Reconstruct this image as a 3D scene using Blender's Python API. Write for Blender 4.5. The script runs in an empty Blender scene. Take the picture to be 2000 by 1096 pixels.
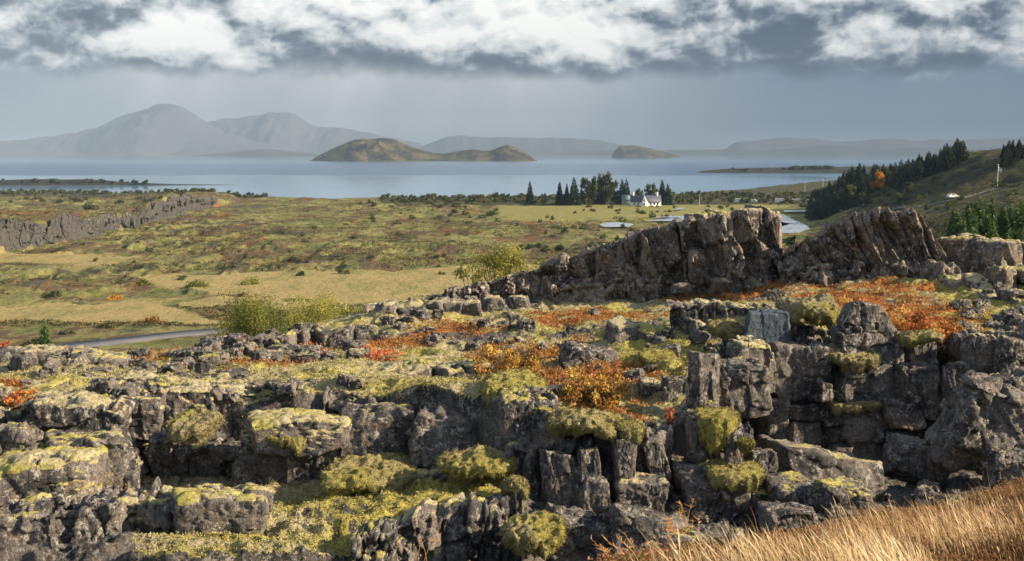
import bpy, math, random
import numpy as np
from mathutils import Vector

# ------------------------------------------------------------------ camera geometry
FPX = 2300.0
EYE = 36.0
PITCH = math.atan2(548 - 297, FPX)
CP, SP = math.cos(PITCH), math.sin(PITCH)
S = bpy.context.scene
COL = S.collection


def W(px, py, d):
    """world point met at forward distance d (metres) along the sight line of a photo position"""
    px = np.asarray(px, float); py = np.asarray(py, float); d = np.asarray(d, float)
    cx = (px - 1000.0) / FPX; cy = (548.0 - py) / FPX
    t = d / (CP + cy * SP)
    return np.stack(np.broadcast_arrays(cx * t, d, EYE + t * (-SP + cy * CP)), -1)


def AX(py, d):
    """metres per photo pixel at that point"""
    cy = (548.0 - py) / FPX
    return d / (CP + cy * SP) / FPX


# ------------------------------------------------------------------ noise
def _h(ix, iy, iz, seed):
    h = (ix.astype(np.int64) * 374761393 + iy.astype(np.int64) * 668265263 + iz.astype(np.int64) * 2147483647 + seed * 1274126177) & 0xFFFFFFFF
    h = ((h ^ (h >> 13)) * 1274126177) & 0xFFFFFFFF
    h = ((h ^ (h >> 16)) * 2246822519) & 0xFFFFFFFF
    h = h ^ (h >> 15)
    return (h & 0xFFFFFF).astype(np.float64) / 16777216.0


def vn(p, seed=0):
    i = np.floor(p); f = p - i
    f = f * f * f * (f * (f * 6 - 15) + 10)
    ix, iy, iz = i[:, 0], i[:, 1], i[:, 2]
    r = 0
    for dx in (0, 1):
        wx = f[:, 0] if dx else 1 - f[:, 0]
        for dy in (0, 1):
            wy = f[:, 1] if dy else 1 - f[:, 1]
            for dz in (0, 1):
                wz = f[:, 2] if dz else 1 - f[:, 2]
                r = r + wx * wy * wz * _h(ix + dx, iy + dy, iz + dz, seed)
    return r


def fbm(p, oct=4, seed=0, gain=.5, ridged=False):
    a = 1.0; s = 0; t = 0
    for k in range(oct):
        v = vn(p * (2.03 ** k) + 17.3 * k, seed + k)
        if ridged:
            v = 1 - np.abs(2 * v - 1)
        s = s + a * v; t += a; a *= gain
    return s / t


def p2(x, y, s, z=0.0):
    x = np.ravel(x); y = np.ravel(y)
    return np.stack([x * s, y * s, np.full_like(x, z)], -1)


def cell(p, seed=0):
    """F1, F2, random value of the nearest cell (3D), and a random tilt across it"""
    i = np.floor(p); n = len(p)
    f1 = np.full(n, 9.0); f2 = np.full(n, 9.0); idv = np.zeros(n); tilt = np.zeros(n)
    for dx in (-1, 0, 1):
        for dy in (-1, 0, 1):
            for dz in (-1, 0, 1):
                c = i + np.array([dx, dy, dz], float)
                q = c + .15 + .7 * np.stack([_h(c[:, 0], c[:, 1], c[:, 2], seed + k) for k in (1, 2, 3)], -1)
                d = np.sqrt(((q - p) ** 2).sum(1))
                near = d < f1
                f2 = np.where(near, f1, np.minimum(f2, d))
                h7 = _h(c[:, 0], c[:, 1], c[:, 2], seed + 7)
                idv = np.where(near, h7, idv)
                a = h7 * 61.7; b = h7 * 233.1
                g = np.stack([np.cos(a) * np.cos(b), np.sin(a) * np.cos(b), np.sin(b)], -1)
                tilt = np.where(near, ((p - q) * g).sum(1), tilt)
                f1 = np.where(near, d, f1)
    return f1, f2, idv, tilt


def sst(a, b, x):
    t = np.clip((x - a) / (b - a), 0, 1)
    return t * t * (3 - 2 * t)


# ------------------------------------------------------------------ mesh helpers
def mk_mesh(name, V, F, mat, attrs=None, smooth=True):
    V = np.asarray(V, np.float32); F = np.asarray(F, np.int32)
    me = bpy.data.meshes.new(name)
    k = F.shape[1]
    me.vertices.add(len(V)); me.vertices.foreach_set("co", V.ravel())
    me.loops.add(F.size); me.loops.foreach_set("vertex_index", F.ravel())
    me.polygons.add(len(F)); me.polygons.foreach_set("loop_start", np.arange(0, F.size, k, dtype=np.int32))
    if smooth:
        me.polygons.foreach_set("use_smooth", np.ones(len(F), bool))
    for an, av in (attrs or {}).items():
        a = me.attributes.new(an, 'FLOAT', 'POINT')
        a.data.foreach_set("value", np.asarray(av, np.float32))
    me.materials.append(mat)
    me.update(calc_edges=True)
    return me


def link(name, me, loc=(0, 0, 0), parent=None):
    o = bpy.data.objects.new(name, me); COL.objects.link(o)
    o.location = tuple(float(v) for v in loc)
    if parent is not None:
        o.parent = parent
    return o


def tag(o, label=None, cat=None, group=None, kind=None):
    if label: o['label'] = label
    if cat: o['category'] = cat
    if group: o['group'] = group
    if kind: o['kind'] = kind
    return o


def thing(name, label, cat, loc, rz=0.0, group=None):
    o = bpy.data.objects.new(name, None); COL.objects.link(o)
    o.location = tuple(float(v) for v in loc); o.rotation_euler = (0, 0, rz)
    o.empty_display_size = .2
    return tag(o, label, cat, group)


def dup(root, loc, rz=0.0, sc=1.0, label=None, group=None):
    r = root.copy(); COL.objects.link(r)
    r.location = tuple(float(v) for v in loc); r.rotation_euler = (0, 0, rz)
    r.scale = (sc, sc, sc) if not isinstance(sc, tuple) else sc
    if label: r['label'] = label
    if group: r['group'] = group
    for ch in list(root.children):
        c = ch.copy(); COL.objects.link(c); c.parent = r
    return r


class Acc:
    """collects quads for ONE mesh"""
    def __init__(s):
        s.V = []; s.F = []; s.A = {}; s.n = 0

    def add(s, V, F, **at):
        s.V.append(V); s.F.append(np.asarray(F) + s.n); s.n += len(V)
        for k, v in at.items():
            s.A.setdefault(k, []).append(np.broadcast_to(np.asarray(v, float), (len(V),)))

    def mesh(s, name, mat, smooth=True):
        return mk_mesh(name, np.concatenate(s.V), np.concatenate(s.F), mat, {k: np.concatenate(v) for k, v in s.A.items()}, smooth)


_cube = {}


def cube_grid(n):
    if n in _cube:
        return _cube[n]
    P = {}; pts = []; F = []
    def idx(q):
        if q not in P:
            P[q] = len(pts); pts.append(q)
        return P[q]
    for ax in range(3):
        for sg in (0, n):
            for i in range(n):
                for j in range(n):
                    c = []
                    for (u, v) in ((i, j), (i + 1, j), (i + 1, j + 1), (i, j + 1)):
                        q = [0, 0, 0]; q[ax] = sg; q[(ax + 1) % 3] = u; q[(ax + 2) % 3] = v
                        c.append(idx(tuple(q)))
                    F.append(c if sg else c[::-1])
    V = np.array(pts, float) / n * 2 - 1
    V = np.tan(V * .72) / math.tan(.72)
    _cube[n] = (V, np.array(F))
    return _cube[n]


def vnormals(V, F):
    a, b, c, d = (V[F[:, k]] for k in range(4))
    fn = np.cross(c - a, d - b)
    N = np.zeros_like(V)
    for k in range(4):
        np.add.at(N, F[:, k], fn)
    return N / np.maximum(np.linalg.norm(N, axis=1, keepdims=True), 1e-9)


def rot(V, yaw=0., tx=0., ty=0.):
    c, s = math.cos(tx), math.sin(tx)
    V = V @ np.array([[1, 0, 0], [0, c, s], [0, -s, c]])
    c, s = math.cos(ty), math.sin(ty)
    V = V @ np.array([[c, 0, -s], [0, 1, 0], [s, 0, c]])
    c, s = math.cos(yaw), math.sin(yaw)
    return V @ np.array([[c, s, 0], [-s, c, 0], [0, 0, 1]])


def rock(size, seed, n=20, p=34, cuts=5, jit=.18, rough=.03, chip=.05, yaw=0., tx=0., ty=0., moss=.5, thick=.06, cutmin=.66):
    """an angular, slightly worn block: intersection of jittered half-spaces, chipped and roughened; centred on the origin.
    Returns V, F, moss (0..1 per vertex)"""
    r = np.random.RandomState(seed)
    U, F = cube_grid(n)
    u = U / np.linalg.norm(U, axis=1, keepdims=True)
    N = []; D = []
    for ax in range(3):
        for sg in (-1, 1):
            nn = r.uniform(-jit, jit, 3); nn[ax] = sg
            nn /= np.linalg.norm(nn); N.append(nn); D.append(r.uniform(.86, 1.04))
    for k in range(cuts):
        nn = r.normal(size=3); nn /= np.linalg.norm(nn)
        N.append(nn); D.append(np.abs(nn).sum() * r.uniform(cutmin, .92))
    q = np.maximum(u @ np.array(N).T / np.array(D), 0)
    rad = (q ** p).sum(1) ** (-1.0 / p)
    V = u * rad[:, None] * (np.asarray(size, float) / 2)
    ms = float(min(size)); off = r.uniform(0, 100, 3)
    V = rot(V, yaw, tx, ty)
    nr = vnormals(V, F)
    if chip > 0:
        warp = (np.stack([fbm(V / ms * 2 + off + 9 * k, 2, seed + 5 * k) for k in range(3)], -1) - .5) * .28
        an = np.array([1, 1, .75 if size[2] < 1.4 * ms else .38])
        f1, f2, idv, tl = cell(V / ms * 1.9 * an + off + warp, seed)
        V = V + nr * (((idv - .6) * 1.5 + tl * 3.2 - (1 - sst(0, .07, f2 - f1)) * .9) * chip * ms)[:, None]
        nr = vnormals(V, F)
        f1, f2, idv, tl = cell(V / ms * 5.2 * an + off * 2 + warp, seed + 50)
        V = V + nr * (((idv - .5) * .8 + tl * 2.0 - (1 - sst(0, .1, f2 - f1)) * .5) * chip * .62 * ms)[:, None]
        nr = vnormals(V, F)
    amp = rough * ms
    V = V + nr * ((fbm(V / ms * 3 + off, 4, seed + 3) - .5) * 2 * amp + (fbm(V * 9 + off, 3, seed + 13, .6) - .5) * .035 * min(1, ms))[:, None]
    nr = vnormals(V, F)
    m = sst(.28, .75, nr[:, 2] + (fbm(V * 2.2 + off, 3, seed + 9) - .5) * .9 - (1 - moss) * .75) if moss > 0 else np.zeros(len(V))
    if moss > 0 and thick > 0:
        b = np.abs(fbm(V * 4.5 + off, 3, seed + 11) - .5) * 2
        V = V + (nr * .6 + np.array([0, 0, .4])) * (m * thick * (1.0 - .8 * b))[:, None]
    return V, F, m


# ------------------------------------------------------------------ node helpers
class NT:
    def __init__(s, tree):
        s.t = tree
        tree.nodes.clear()

    def n(s, typ, ins=None, **pr):
        nd = s.t.nodes.new(typ)
        for k, v in pr.items():
            setattr(nd, k, v)
        for k, v in (ins or {}).items():
            s.set(nd.inputs[k], v)
        return nd

    def set(s, sock, v):
        if isinstance(v, bpy.types.NodeSocket):
            s.t.links.new(v, sock)
        elif hasattr(sock, 'default_value'):
            if isinstance(v, (tuple, list)) and len(v) == 3 and sock.type == 'RGBA':
                v = (*v, 1)
            if not isinstance(v, (tuple, list)) and sock.type == 'VECTOR':
                v = (v, v, v)
            sock.default_value = v

    def m(s, op, a, b=0.0, c=None, clamp=False):
        nd = s.n('ShaderNodeMath', operation=op, use_clamp=clamp)
        s.set(nd.inputs[0], a); s.set(nd.inputs[1], b)
        if c is not None: s.set(nd.inputs[2], c)
        return nd.outputs[0]

    def v(s, op, a, b=(0, 0, 0)):
        nd = s.n('ShaderNodeVectorMath', operation=op)
        s.set(nd.inputs[0], a); s.set(nd.inputs[1], b)
        return nd.outputs[0]

    def mix(s, f, a, b):
        nd = s.n('ShaderNodeMix', data_type='RGBA')
        s.set(nd.inputs[0], f); s.set(nd.inputs[6], a); s.set(nd.inputs[7], b)
        return nd.outputs[2]

    def map(s, v, a, b, c=0., d=1., smooth=True):
        nd = s.n('ShaderNodeMapRange', interpolation_type='SMOOTHSTEP' if smooth else 'LINEAR')
        for i, x in enumerate((v, a, b, c, d)):
            s.set(nd.inputs[i], x)
        return nd.outputs[0]

    def noise(s, vec, scale, detail=4, rough=.55, dist=0.):
        return s.n('ShaderNodeTexNoise', {'Vector': vec, 'Scale': scale, 'Detail': detail, 'Roughness': rough, 'Distortion': dist}).outputs[0]

    def ramp(s, f, stops):
        nd = s.n('ShaderNodeValToRGB')
        s.set(nd.inputs[0], f)
        e = nd.color_ramp.elements
        while len(e) < len(stops):
            e.new(.5)
        for k, (pos, c) in enumerate(stops):
            e[k].position = pos; e[k].color = (*c, 1)
        return nd.outputs[0]

    def attr(s, name):
        return s.n('ShaderNodeAttribute', attribute_name=name).outputs['Fac']

    def pos(s):
        return s.n('ShaderNodeNewGeometry').outputs['Position']


def new_mat(name):
    m = bpy.data.materials.new(name); m.use_nodes = True
    return m, NT(m.node_tree)


def finish(t, col, rough=.85, bump=None, bstr=.6, bdist=.1, spec=.25, trans=None, **ins):
    b = t.n('ShaderNodeBsdfPrincipled', {'Base Color': col, 'Roughness': rough, 'Specular IOR Level': spec, **ins})
    if bump is not None:
        bp = t.n('ShaderNodeBump', {'Height': bump, 'Strength': bstr, 'Distance': bdist})
        t.t.links.new(bp.outputs[0], b.inputs['Normal'])
    out = t.n('ShaderNodeOutputMaterial')
    sh = b.outputs[0]
    if trans is not None:
        tr = t.n('ShaderNodeBsdfTranslucent', {'Color': col})
        mx = t.n('ShaderNodeMixShader', {0: trans, 1: sh, 2: tr.outputs[0]})
        sh = mx.outputs[0]
    t.t.links.new(sh, out.inputs[0])


# ------------------------------------------------------------------ materials
def moss_colour(t, P):
    n1 = t.noise(P, .5, 5, .6)
    n2 = t.noise(P, 8, 6, .7)
    n3 = t.noise(t.v('MULTIPLY', P, (1, 1, 2.2)), 2.6, 5, .62, .8)
    pale = t.mix(t.map(n2, .25, .62), (.17, .155, .085), (.52, .46, .28))
    green = t.mix(t.map(n2, .25, .62), (.14, .12, .035), (.49, .45, .13))
    c = t.mix(t.map(n1, .46, .62), pale, green)
    c = t.mix(t.map(n3, .55, .68, 0, .6), c, (.08, .075, .03))
    return c, n2, n3


def rock_colour(t, P, warm=(1, 1, 1)):
    n1 = t.noise(P, .8, 6, .62)
    n2 = t.noise(P, 4.2, 9, .74)
    n3 = t.noise(P, 1.7, 5, .62)
    n4 = t.noise(P, 15, 5, .7)
    st = t.noise(t.v('MULTIPLY', P, (5, 5, .5)), 1.0, 6, .62)
    c = t.mix(t.map(n1, .36, .64), (.038, .038, .040), (.185, .168, .150))
    c = t.mix(t.map(n3, .52, .72, 0, .6), c, (.27, .20, .14))
    c = t.mix(t.map(st, .52, .68, 0, .7), c, (.026, .025, .027))
    c = t.mix(t.map(n4, .46, .34, 0, .85), c, (.014, .014, .016))
    lich = t.m('ADD', n2, t.m('MULTIPLY', t.m('SUBTRACT', n1, .5), -.25))
    c = t.mix(t.map(t.m('ADD', lich, t.m('MULTIPLY', t.m('SUBTRACT', n4, .5), .25)), .52, .64, 0, .9), c, (.34, .32, .285))
    c = t.mix(t.m('MULTIPLY', t.map(n4, .60, .68), t.map(n3, .40, .60)), c, (.55, .53, .48))
    if warm != (1, 1, 1):
        c = t.v('MULTIPLY', c, warm)
    return c, t.m('ADD', t.m('MULTIPLY', n2, .7), t.m('MULTIPLY', n4, .3)), st


def mat_rock(name='basalt_with_moss', warm=(1, 1, 1)):
    m, t = new_mat(name)
    P = t.pos()
    rc, n2, st = rock_colour(t, P, warm)
    mc, mn, m3 = moss_colour(t, P)
    mk = t.m('ADD', t.attr('moss'), t.m('MULTIPLY', t.m('SUBTRACT', t.noise(P, 6, 5, .65), .5), .9))
    mk = t.map(mk, .38, .62)
    col = t.mix(mk, rc, mc)
    cr = t.n('ShaderNodeTexVoronoi', {'Vector': t.v('ADD', t.v('MULTIPLY', P, (1.6, 1.6, 1.0)), t.v('MULTIPLY', t.n('ShaderNodeTexNoise', {'Vector': P, 'Scale': 2.}).outputs['Color'], (.8, .8, .8)))}, feature='DISTANCE_TO_EDGE')
    ck = t.map(cr.outputs['Distance'], 0, .045)
    hb = t.m('ADD', t.m('MULTIPLY', n2, .9), t.m('MULTIPLY', ck, .35))
    hb = t.m('ADD', hb, t.m('MULTIPLY', st, .6))
    hm = t.m('ADD', t.m('MULTIPLY', mn, 1.6), t.m('MULTIPLY', t.noise(P, 30, 3, .6), .5))
    hh = t.n('ShaderNodeMix', {0: mk, 2: hb, 3: hm}, data_type='FLOAT').outputs[0]
    finish(t, col, .88, hh, .9, .085, .2)
    return m


def mat_ground():
    """plateau: rock, woolly moss and heath, by the masks moss / heath of the mesh"""
    m, t = new_mat('plateau_ground')
    P = t.pos()
    rc, n2, st = rock_colour(t, P)
    mc, mn, m3 = moss_colour(t, P)
    ym = t.mix(t.map(mn, .25, .62), (.15, .125, .03), (.54, .48, .12))
    ym = t.mix(t.map(m3, .54, .68, 0, .8), ym, (.075, .07, .02))
    mc = t.mix(t.map(t.m('ADD', t.attr('ymoss'), t.m('MULTIPLY', t.m('SUBTRACT', t.noise(P, 1.4, 5), .5), .9)), .4, .6), mc, ym)
    h1 = t.noise(P, 3.2, 5, .7)
    hc = t.ramp(h1, [(.3, (.07, .035, .02)), (.43, (.20, .08, .03)), (.53, (.42, .16, .045)), (.63, (.38, .22, .06)), (.72, (.40, .34, .15))])
    nz = t.m('MULTIPLY', t.m('SUBTRACT', t.noise(P, 4, 5, .65), .5), .9)
    mk = t.map(t.m('ADD', t.attr('moss'), nz), .4, .6)
    hk = t.map(t.m('ADD', t.attr('heath'), nz), .42, .6)
    col = t.mix(hk, t.mix(mk, rc, mc), hc)
    hm = t.m('ADD', t.m('MULTIPLY', mn, 1.6), t.m('MULTIPLY', t.noise(P, 26, 3, .6), .6))
    finish(t, col, .9, t.m('ADD', hm, n2), 1.0, .11, .15)
    return m


def mat_plain():
    m, t = new_mat('lava_plain')
    P = t.pos()
    Q = t.v('MULTIPLY', P, (1, .5, 1))
    a = t.noise(Q, .035, 7, .66)
    b = t.noise(Q, .14, 7, .72)
    c = t.noise(P, .8, 6, .74)
    moss = t.mix(t.map(b, .35, .65), (.105, .112, .038), (.32, .315, .12))
    heath = t.mix(c, (.055, .042, .026), (.17, .115, .06))
    red = t.mix(c, (.11, .04, .022), (.24, .10, .04))
    k = t.m('ADD', t.m('ADD', t.m('MULTIPLY', a, .6), t.m('MULTIPLY', b, .5)), t.m('MULTIPLY', c, .25))
    col = t.mix(t.map(k, .655, .735), moss, heath)
    col = t.mix(t.map(t.noise(Q, .028, 6, .72), .56, .64, 0, .7), col, red)
    col = t.mix(t.map(t.noise(Q, .09, 7, .75), .535, .62, 0, .8), col, (.042, .048, .030))
    rk = t.map(t.m('ADD', t.attr('rockm'), t.m('MULTIPLY', t.m('SUBTRACT', b, .5), 1.3)), .45, .68)
    col = t.mix(rk, col, t.mix(t.map(c, .35, .65), (.026, .027, .028), (.14, .135, .125)))
    gr = t.mix(t.noise(P, .25, 6, .7), (.25, .21, .085), (.43, .34, .155))
    gr = t.mix(t.map(b, .46, .6, 0, .8), gr, (.22, .21, .08))
    col = t.mix(t.map(t.m('ADD', t.attr('grassm'), t.m('MULTIPLY', t.m('SUBTRACT', b, .5), 1.2)), .4, .62), col, gr)
    lw = t.mix(t.noise(P, .2, 6, .7), (.13, .155, .05), (.33, .29, .11))
    col = t.mix(t.map(t.m('ADD', t.attr('lawn'), t.m('MULTIPLY', t.m('SUBTRACT', b, .5), .8)), .4, .6), col, lw)
    wo = t.mix(t.map(b, .35, .65), (.026, .036, .020), (.10, .095, .045))  # woodland tone, also used to paint cloud shadow over the right hillside
    col = t.mix(t.map(t.m('ADD', t.attr('woodshade'), t.m('MULTIPLY', t.m('SUBTRACT', b, .5), .9)), .4, .65), col, wo)
    finish(t, col, .92, t.m('ADD', t.m('MULTIPLY', b, 2.), c), 1., .9, .1)
    return m


def mat_simple(name, col, rough=.7, col2=None, scale=3., bump=0., spec=.3, **ins):
    m, t = new_mat(name)
    c = col; bp = None
    P = t.pos()
    if col2 is not None:
        n = t.noise(P, scale, 6, .65)
        c = t.mix(t.map(n, .38, .64), col, col2)
    if bump:
        bp = t.noise(P, scale * 3, 6, .65)
    finish(t, c, rough, bp, bump or .5, .05, spec, **ins)
    return m


def mat_leaf(name, stops, trans=.35, scale=1.5):
    m, t = new_mat(name)
    f = t.m('ADD', t.m('MULTIPLY', t.attr('tone'), .7), t.m('MULTIPLY', t.noise(t.pos(), scale, 3), .3))
    finish(t, t.ramp(f, stops), .6, None, spec=.2, trans=trans)
    return m


M = {}
M['rock'] = mat_rock()
M['cragrock'] = mat_rock('brown_basalt_with_moss', (1.42, 1.34, 1.25))
M['ground'] = mat_ground()
M['plain'] = mat_plain()
# ------------------------------------------------------------------ terrain
class RBF:
    def __init__(s, ctrl):
        p = W([c[0] for c in ctrl], [c[1] for c in ctrl], [c[2] for c in ctrl])
        s.q = s.crd(p[:, 0], p[:, 1]); z = p[:, 2]
        n = len(z)
        D = np.linalg.norm(s.q[:, None] - s.q[None], axis=2)
        A = np.zeros((n + 3, n + 3)); A[:n, :n] = D - np.eye(n) * .6
        A[:n, n] = 1; A[:n, n + 1:] = s.q / 10; A[n:, :n] = A[:n, n:].T
        s.w = np.linalg.solve(A, np.concatenate([z, [0, 0, 0]])); s.n = n

    @staticmethod
    def crd(x, y):
        return np.stack([x / y * 40, np.log(y) * 40], -1)

    def __call__(s, x, y):
        q = s.crd(np.ravel(x), np.ravel(y)); out = np.full(len(q), s.w[s.n]) + q[:, 0] / 10 * s.w[s.n + 1] + q[:, 1] / 10 * s.w[s.n + 2]
        for k in range(s.n):
            out += s.w[k] * np.sqrt((q[:, 0] - s.q[k, 0]) ** 2 + (q[:, 1] - s.q[k, 1]) ** 2)
        return out


PLAT = RBF([(-150, 700, 42), (-150, 790, 31), (0, 700, 42), (0, 790, 31), (230, 690, 44), (230, 772, 31), (500, 700, 43), (500, 762, 32),
            (650, 690, 46), (650, 758, 32), (900, 640, 52), (900, 705, 40), (800, 775, 30.5), (940, 790, 29.5), (1100, 660, 46), (1100, 830, 28.5),
            (1290, 832, 28.5), (1300, 700, 38), (1390, 622, 44), (1390, 812, 29), (1250, 590, 56), (1500, 602, 46), (1500, 612, 39.5),
            (1700, 590, 46), (1640, 650, 38.5), (1890, 660, 38), (1650, 565, 52), (1960, 655, 38.5), (1950, 560, 50), (1960, 495, 57), (2130, 640, 40),
            (2130, 500, 56), (1050, 580, 58), (750, 600, 56)])
LOW = RBF([(-100, 1000, 27), (150, 1000, 27.5), (300, 965, 29.5), (650, 948, 29.5), (500, 1050, 25.5), (350, 1110, 23), (700, 1000, 27), (800, 940, 29),
           (940, 965, 27.2), (1000, 965, 26.8), (1100, 1100, 26), (1250, 1100, 25), (1400, 960, 28.5), (1500, 1070, 26), (1420, 905, 30), (1350, 900, 29),
           (1600, 935, 36), (1520, 950, 33), (1750, 935, 34), (1650, 965, 30), (1900, 930, 33), (2100, 920, 33)])
KNOLL = RBF([(1000, 1130, 12), (1250, 1105, 14), (1400, 1092, 14.8), (1550, 1050, 18.5), (1700, 1015, 21), (1850, 980, 23), (2000, 948, 25), (2000, 1096, 10.5), (1600, 1096, 12.5), (1800, 1020, 15.5), (2150, 900, 25), (2150, 1060, 11), (1200, 1330, 6), (1600, 1330, 6), (2000, 1330, 6), (2150, 1330, 6), (1100, 1200, 9)])


def aline(pts):
    p = W([c[0] for c in pts], [c[1] for c in pts], [c[2] for c in pts])
    A = p[:, 0] / p[:, 1]; D = np.array([c[2] for c in pts], float)
    return lambda a: np.interp(a, A, D)


CLIFF = aline([(-200, 780, 30.5), (220, 780, 30.6), (650, 765, 31.2), (800, 790, 30.2), (950, 800, 29), (1100, 830, 28), (1290, 830, 28), (1402, 815, 28.6),
               (1408, 815, 37.6), (1500, 620, 38.3), (1640, 650, 38), (1760, 690, 37.2), (1890, 665, 37.2), (2200, 660, 37)])
LEDGE = aline([(-200, 1100, 23), (350, 1100, 23), (700, 1085, 23.8), (850, 1010, 25.2), (1015, 975, 26.2), (1022, 975, 30), (2200, 975, 30)])
KN = aline([(980, 1130, 9), (1100, 1110, 12), (1300, 1100, 14), (1450, 1070, 16), (1550, 1020, 18.8), (1700, 985, 21.5), (1850, 955, 23.2), (2000, 925, 25.2), (2200, 900, 26)])
BACK = aline([(-200, 700, 42), (0, 700, 42.5), (400, 690, 45), (700, 640, 53), (1000, 600, 60), (1500, 500, 62), (1870, 480, 60), (2200, 480, 60)])

HILLC = [(1640, 352, 900), (1600, 396, 740), (1700, 345, 660), (1850, 303, 570), (1920, 299, 505), (2000, 288, 455), (1800, 387, 480), (1950, 362, 430),
         (1770, 412, 430), (1900, 402, 350), (2000, 402, 300), (1860, 445, 250), (2000, 472, 160), (1870, 478, 150), (1700, 405, 560), (1650, 420, 500),
         (2150, 280, 455), (2150, 400, 300), (2150, 470, 160), (1950, 350, 700), (1800, 360, 800), (2100, 340, 700)]
_hp = W([c[0] for c in HILLC], [c[1] for c in HILLC], [c[2] for c in HILLC])


def plain0(y):
    return np.interp(y, [90, 380, 730, 1000, 1150, 1700], [4, 4, 2.5, 1.0, .8, .6])


class HillRBF(RBF):
    def __init__(s):
        xy = [(p[0], p[1], p[2] - float(plain0(p[1]))) for p in _hp]
        for px in (-100, 400, 900, 1300, 1500, 1570):
            for d in (110, 160, 230, 320, 450, 600, 800, 1100, 1600):
                q = W(px, 500, d); xy.append((q[0], q[1], 0.0))
        xy = np.array(xy); s.q = s.crd(xy[:, 0], xy[:, 1]); n = len(xy)
        D = np.linalg.norm(s.q[:, None] - s.q[None], axis=2)
        A = np.zeros((n + 3, n + 3)); A[:n, :n] = D
        A[:n, n] = 1; A[:n, n + 1:] = s.q / 10; A[n:, :n] = A[:n, n:].T
        s.w = np.linalg.solve(A, np.concatenate([xy[:, 2], [0, 0, 0]])); s.n = n


HILL = HillRBF()
SHORE = aline([(-200, 372, 1100), (0, 372, 1090), (200, 377, 1035), (350, 381, 985), (650, 389, 905), (760, 386, 935), (1000, 386, 935), (1320, 379, 1020), (1450, 369, 1150), (1640, 352, 1520), (1800, 330, 1650), (2200, 330, 1690)])
WALL_PTS = [(-200, 500, 330), (0, 494, 372), (130, 474, 415), (230, 456, 470), (330, 424, 590), (400, 403, 720), (470, 396, 800)]
WALL = aline(WALL_PTS)
WALLH = (lambda pts: (lambda a: np.interp(a, [(c - 1000) / FPX for c, _ in pts], [h for _, h in pts])))([(-200, 9), (0, 9.5), (150, 7.), (260, 6.5), (330, 11.), (400, 7.5), (470, 0.)])
# flat meadows, as boxes in photo position: (px0, px1, d0, d1)
MEAD = [(-250, 440, 214, 262), (440, 1000, 262, 330), (-250, 300, 330, 365)]


def meadow(x, y):
    a = x / y
    px = 1000 + FPX * a
    w = (fbm(p2(x, y, .02), 3, 77) - .5)
    m = 0
    for (x0, x1, d0, d1) in MEAD:
        dd = y + w * 75 + (fbm(p2(x, y, .11), 3, 78) - .5) * 22
        m = np.maximum(m, sst(x0 - 60, x0 + 60, px + w * 500) * (1 - sst(x1 - 80, x1 + 80, px + w * 500)) * sst(d0 - 6, d0 + 6, dd) * (1 - sst(d1 - 12, d1 + 12, dd)))
    # the church fields, flat
    m = np.maximum(m, .9 * sst(900, 1080, px) * (1 - sst(1500, 1640, px)) * sst(560, 620, y + w * 80) * (1 - sst(735, 760, y + w * 40)))
    return m


def far_height(x, y, fine=True):
    a = x / y
    px = 1000 + FPX * a
    hill = np.clip(HILL(x, y), 0, None) * sst(1570, 1660, px)
    z = plain0(y) + hill
    md = meadow(x, y)
    wl = WALL(a); hw = WALLH(a)
    behind = sst(-1, 1.5, y - wl) * np.exp(-np.clip(y - wl - 40, 0, None) / 200.) * hw
    z = z + behind
    rk = np.zeros_like(z)
    if fine:
        fade = sst(215, 280, y + 60 * sst(500, 900, px)) * (1 - sst(900, 1000, y) * .7)
        flat = 1 - np.clip(md + sst(1130, 1230, px) * (1 - sst(1560, 1640, px)) * sst(425, 455, y) * .97, 0, 1)
        big = fbm(p2(x, y, 1 / 38.), 3, 5) - .5
        mid = fbm(p2(x, y, 1 / 13.), 4, 6)
        rid = fbm(p2(x, y * .6, 1 / 17.), 4, 8, .55, True)
        msk = sst(.50, .62, fbm(p2(x, y * .5, 1 / 60.), 3, 9) + .10 * sst(600, 200, px))
        ridge = sst(.62, .80, rid) * msk
        lump = (2.4 * big + 1.9 * (np.abs(mid - .5) * 2 - .3) + 1.3 * ridge)
        z = z + lump * fade * (.15 + .85 * flat) * (1 - sst(2, 25, hill) * .5)
        z = z + (fbm(p2(x, y, 1 / 3.2), 3, 12) - .5) * .55 * fade * flat
        z = z + (fbm(p2(x, y, 1 / 1.0), 2, 13) - .5) * .22 * fade * flat * (1 - sst(300, 450, y))
        wm = sst(3, -12, np.abs(y - wl) - 6) * sst(480, 400, px)
        rk = np.clip(ridge * flat * .5 * fade + wm * .8, 0, 1)
        # rocky rise round the end of the fissure
        rr = sst(200, 300, px) * (1 - sst(520, 640, px)) * sst(640, 720, y) * (1 - sst(860, 920, y))
        rk = np.maximum(rk, rr * (.05 + .7 * fbm(p2(x, y, 1 / 14.), 4, 15)))
    sh = SHORE(a) + (fbm(p2(x, y, 1 / 40.), 3, 21) - .5) * 50
    z = np.where(y > sh - 60, z * 1.0, z)
    k = sst(sh - 30, sh + 15, y)
    z = z * (1 - k) + (-2.5) * k
    return z, rk, md


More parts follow.
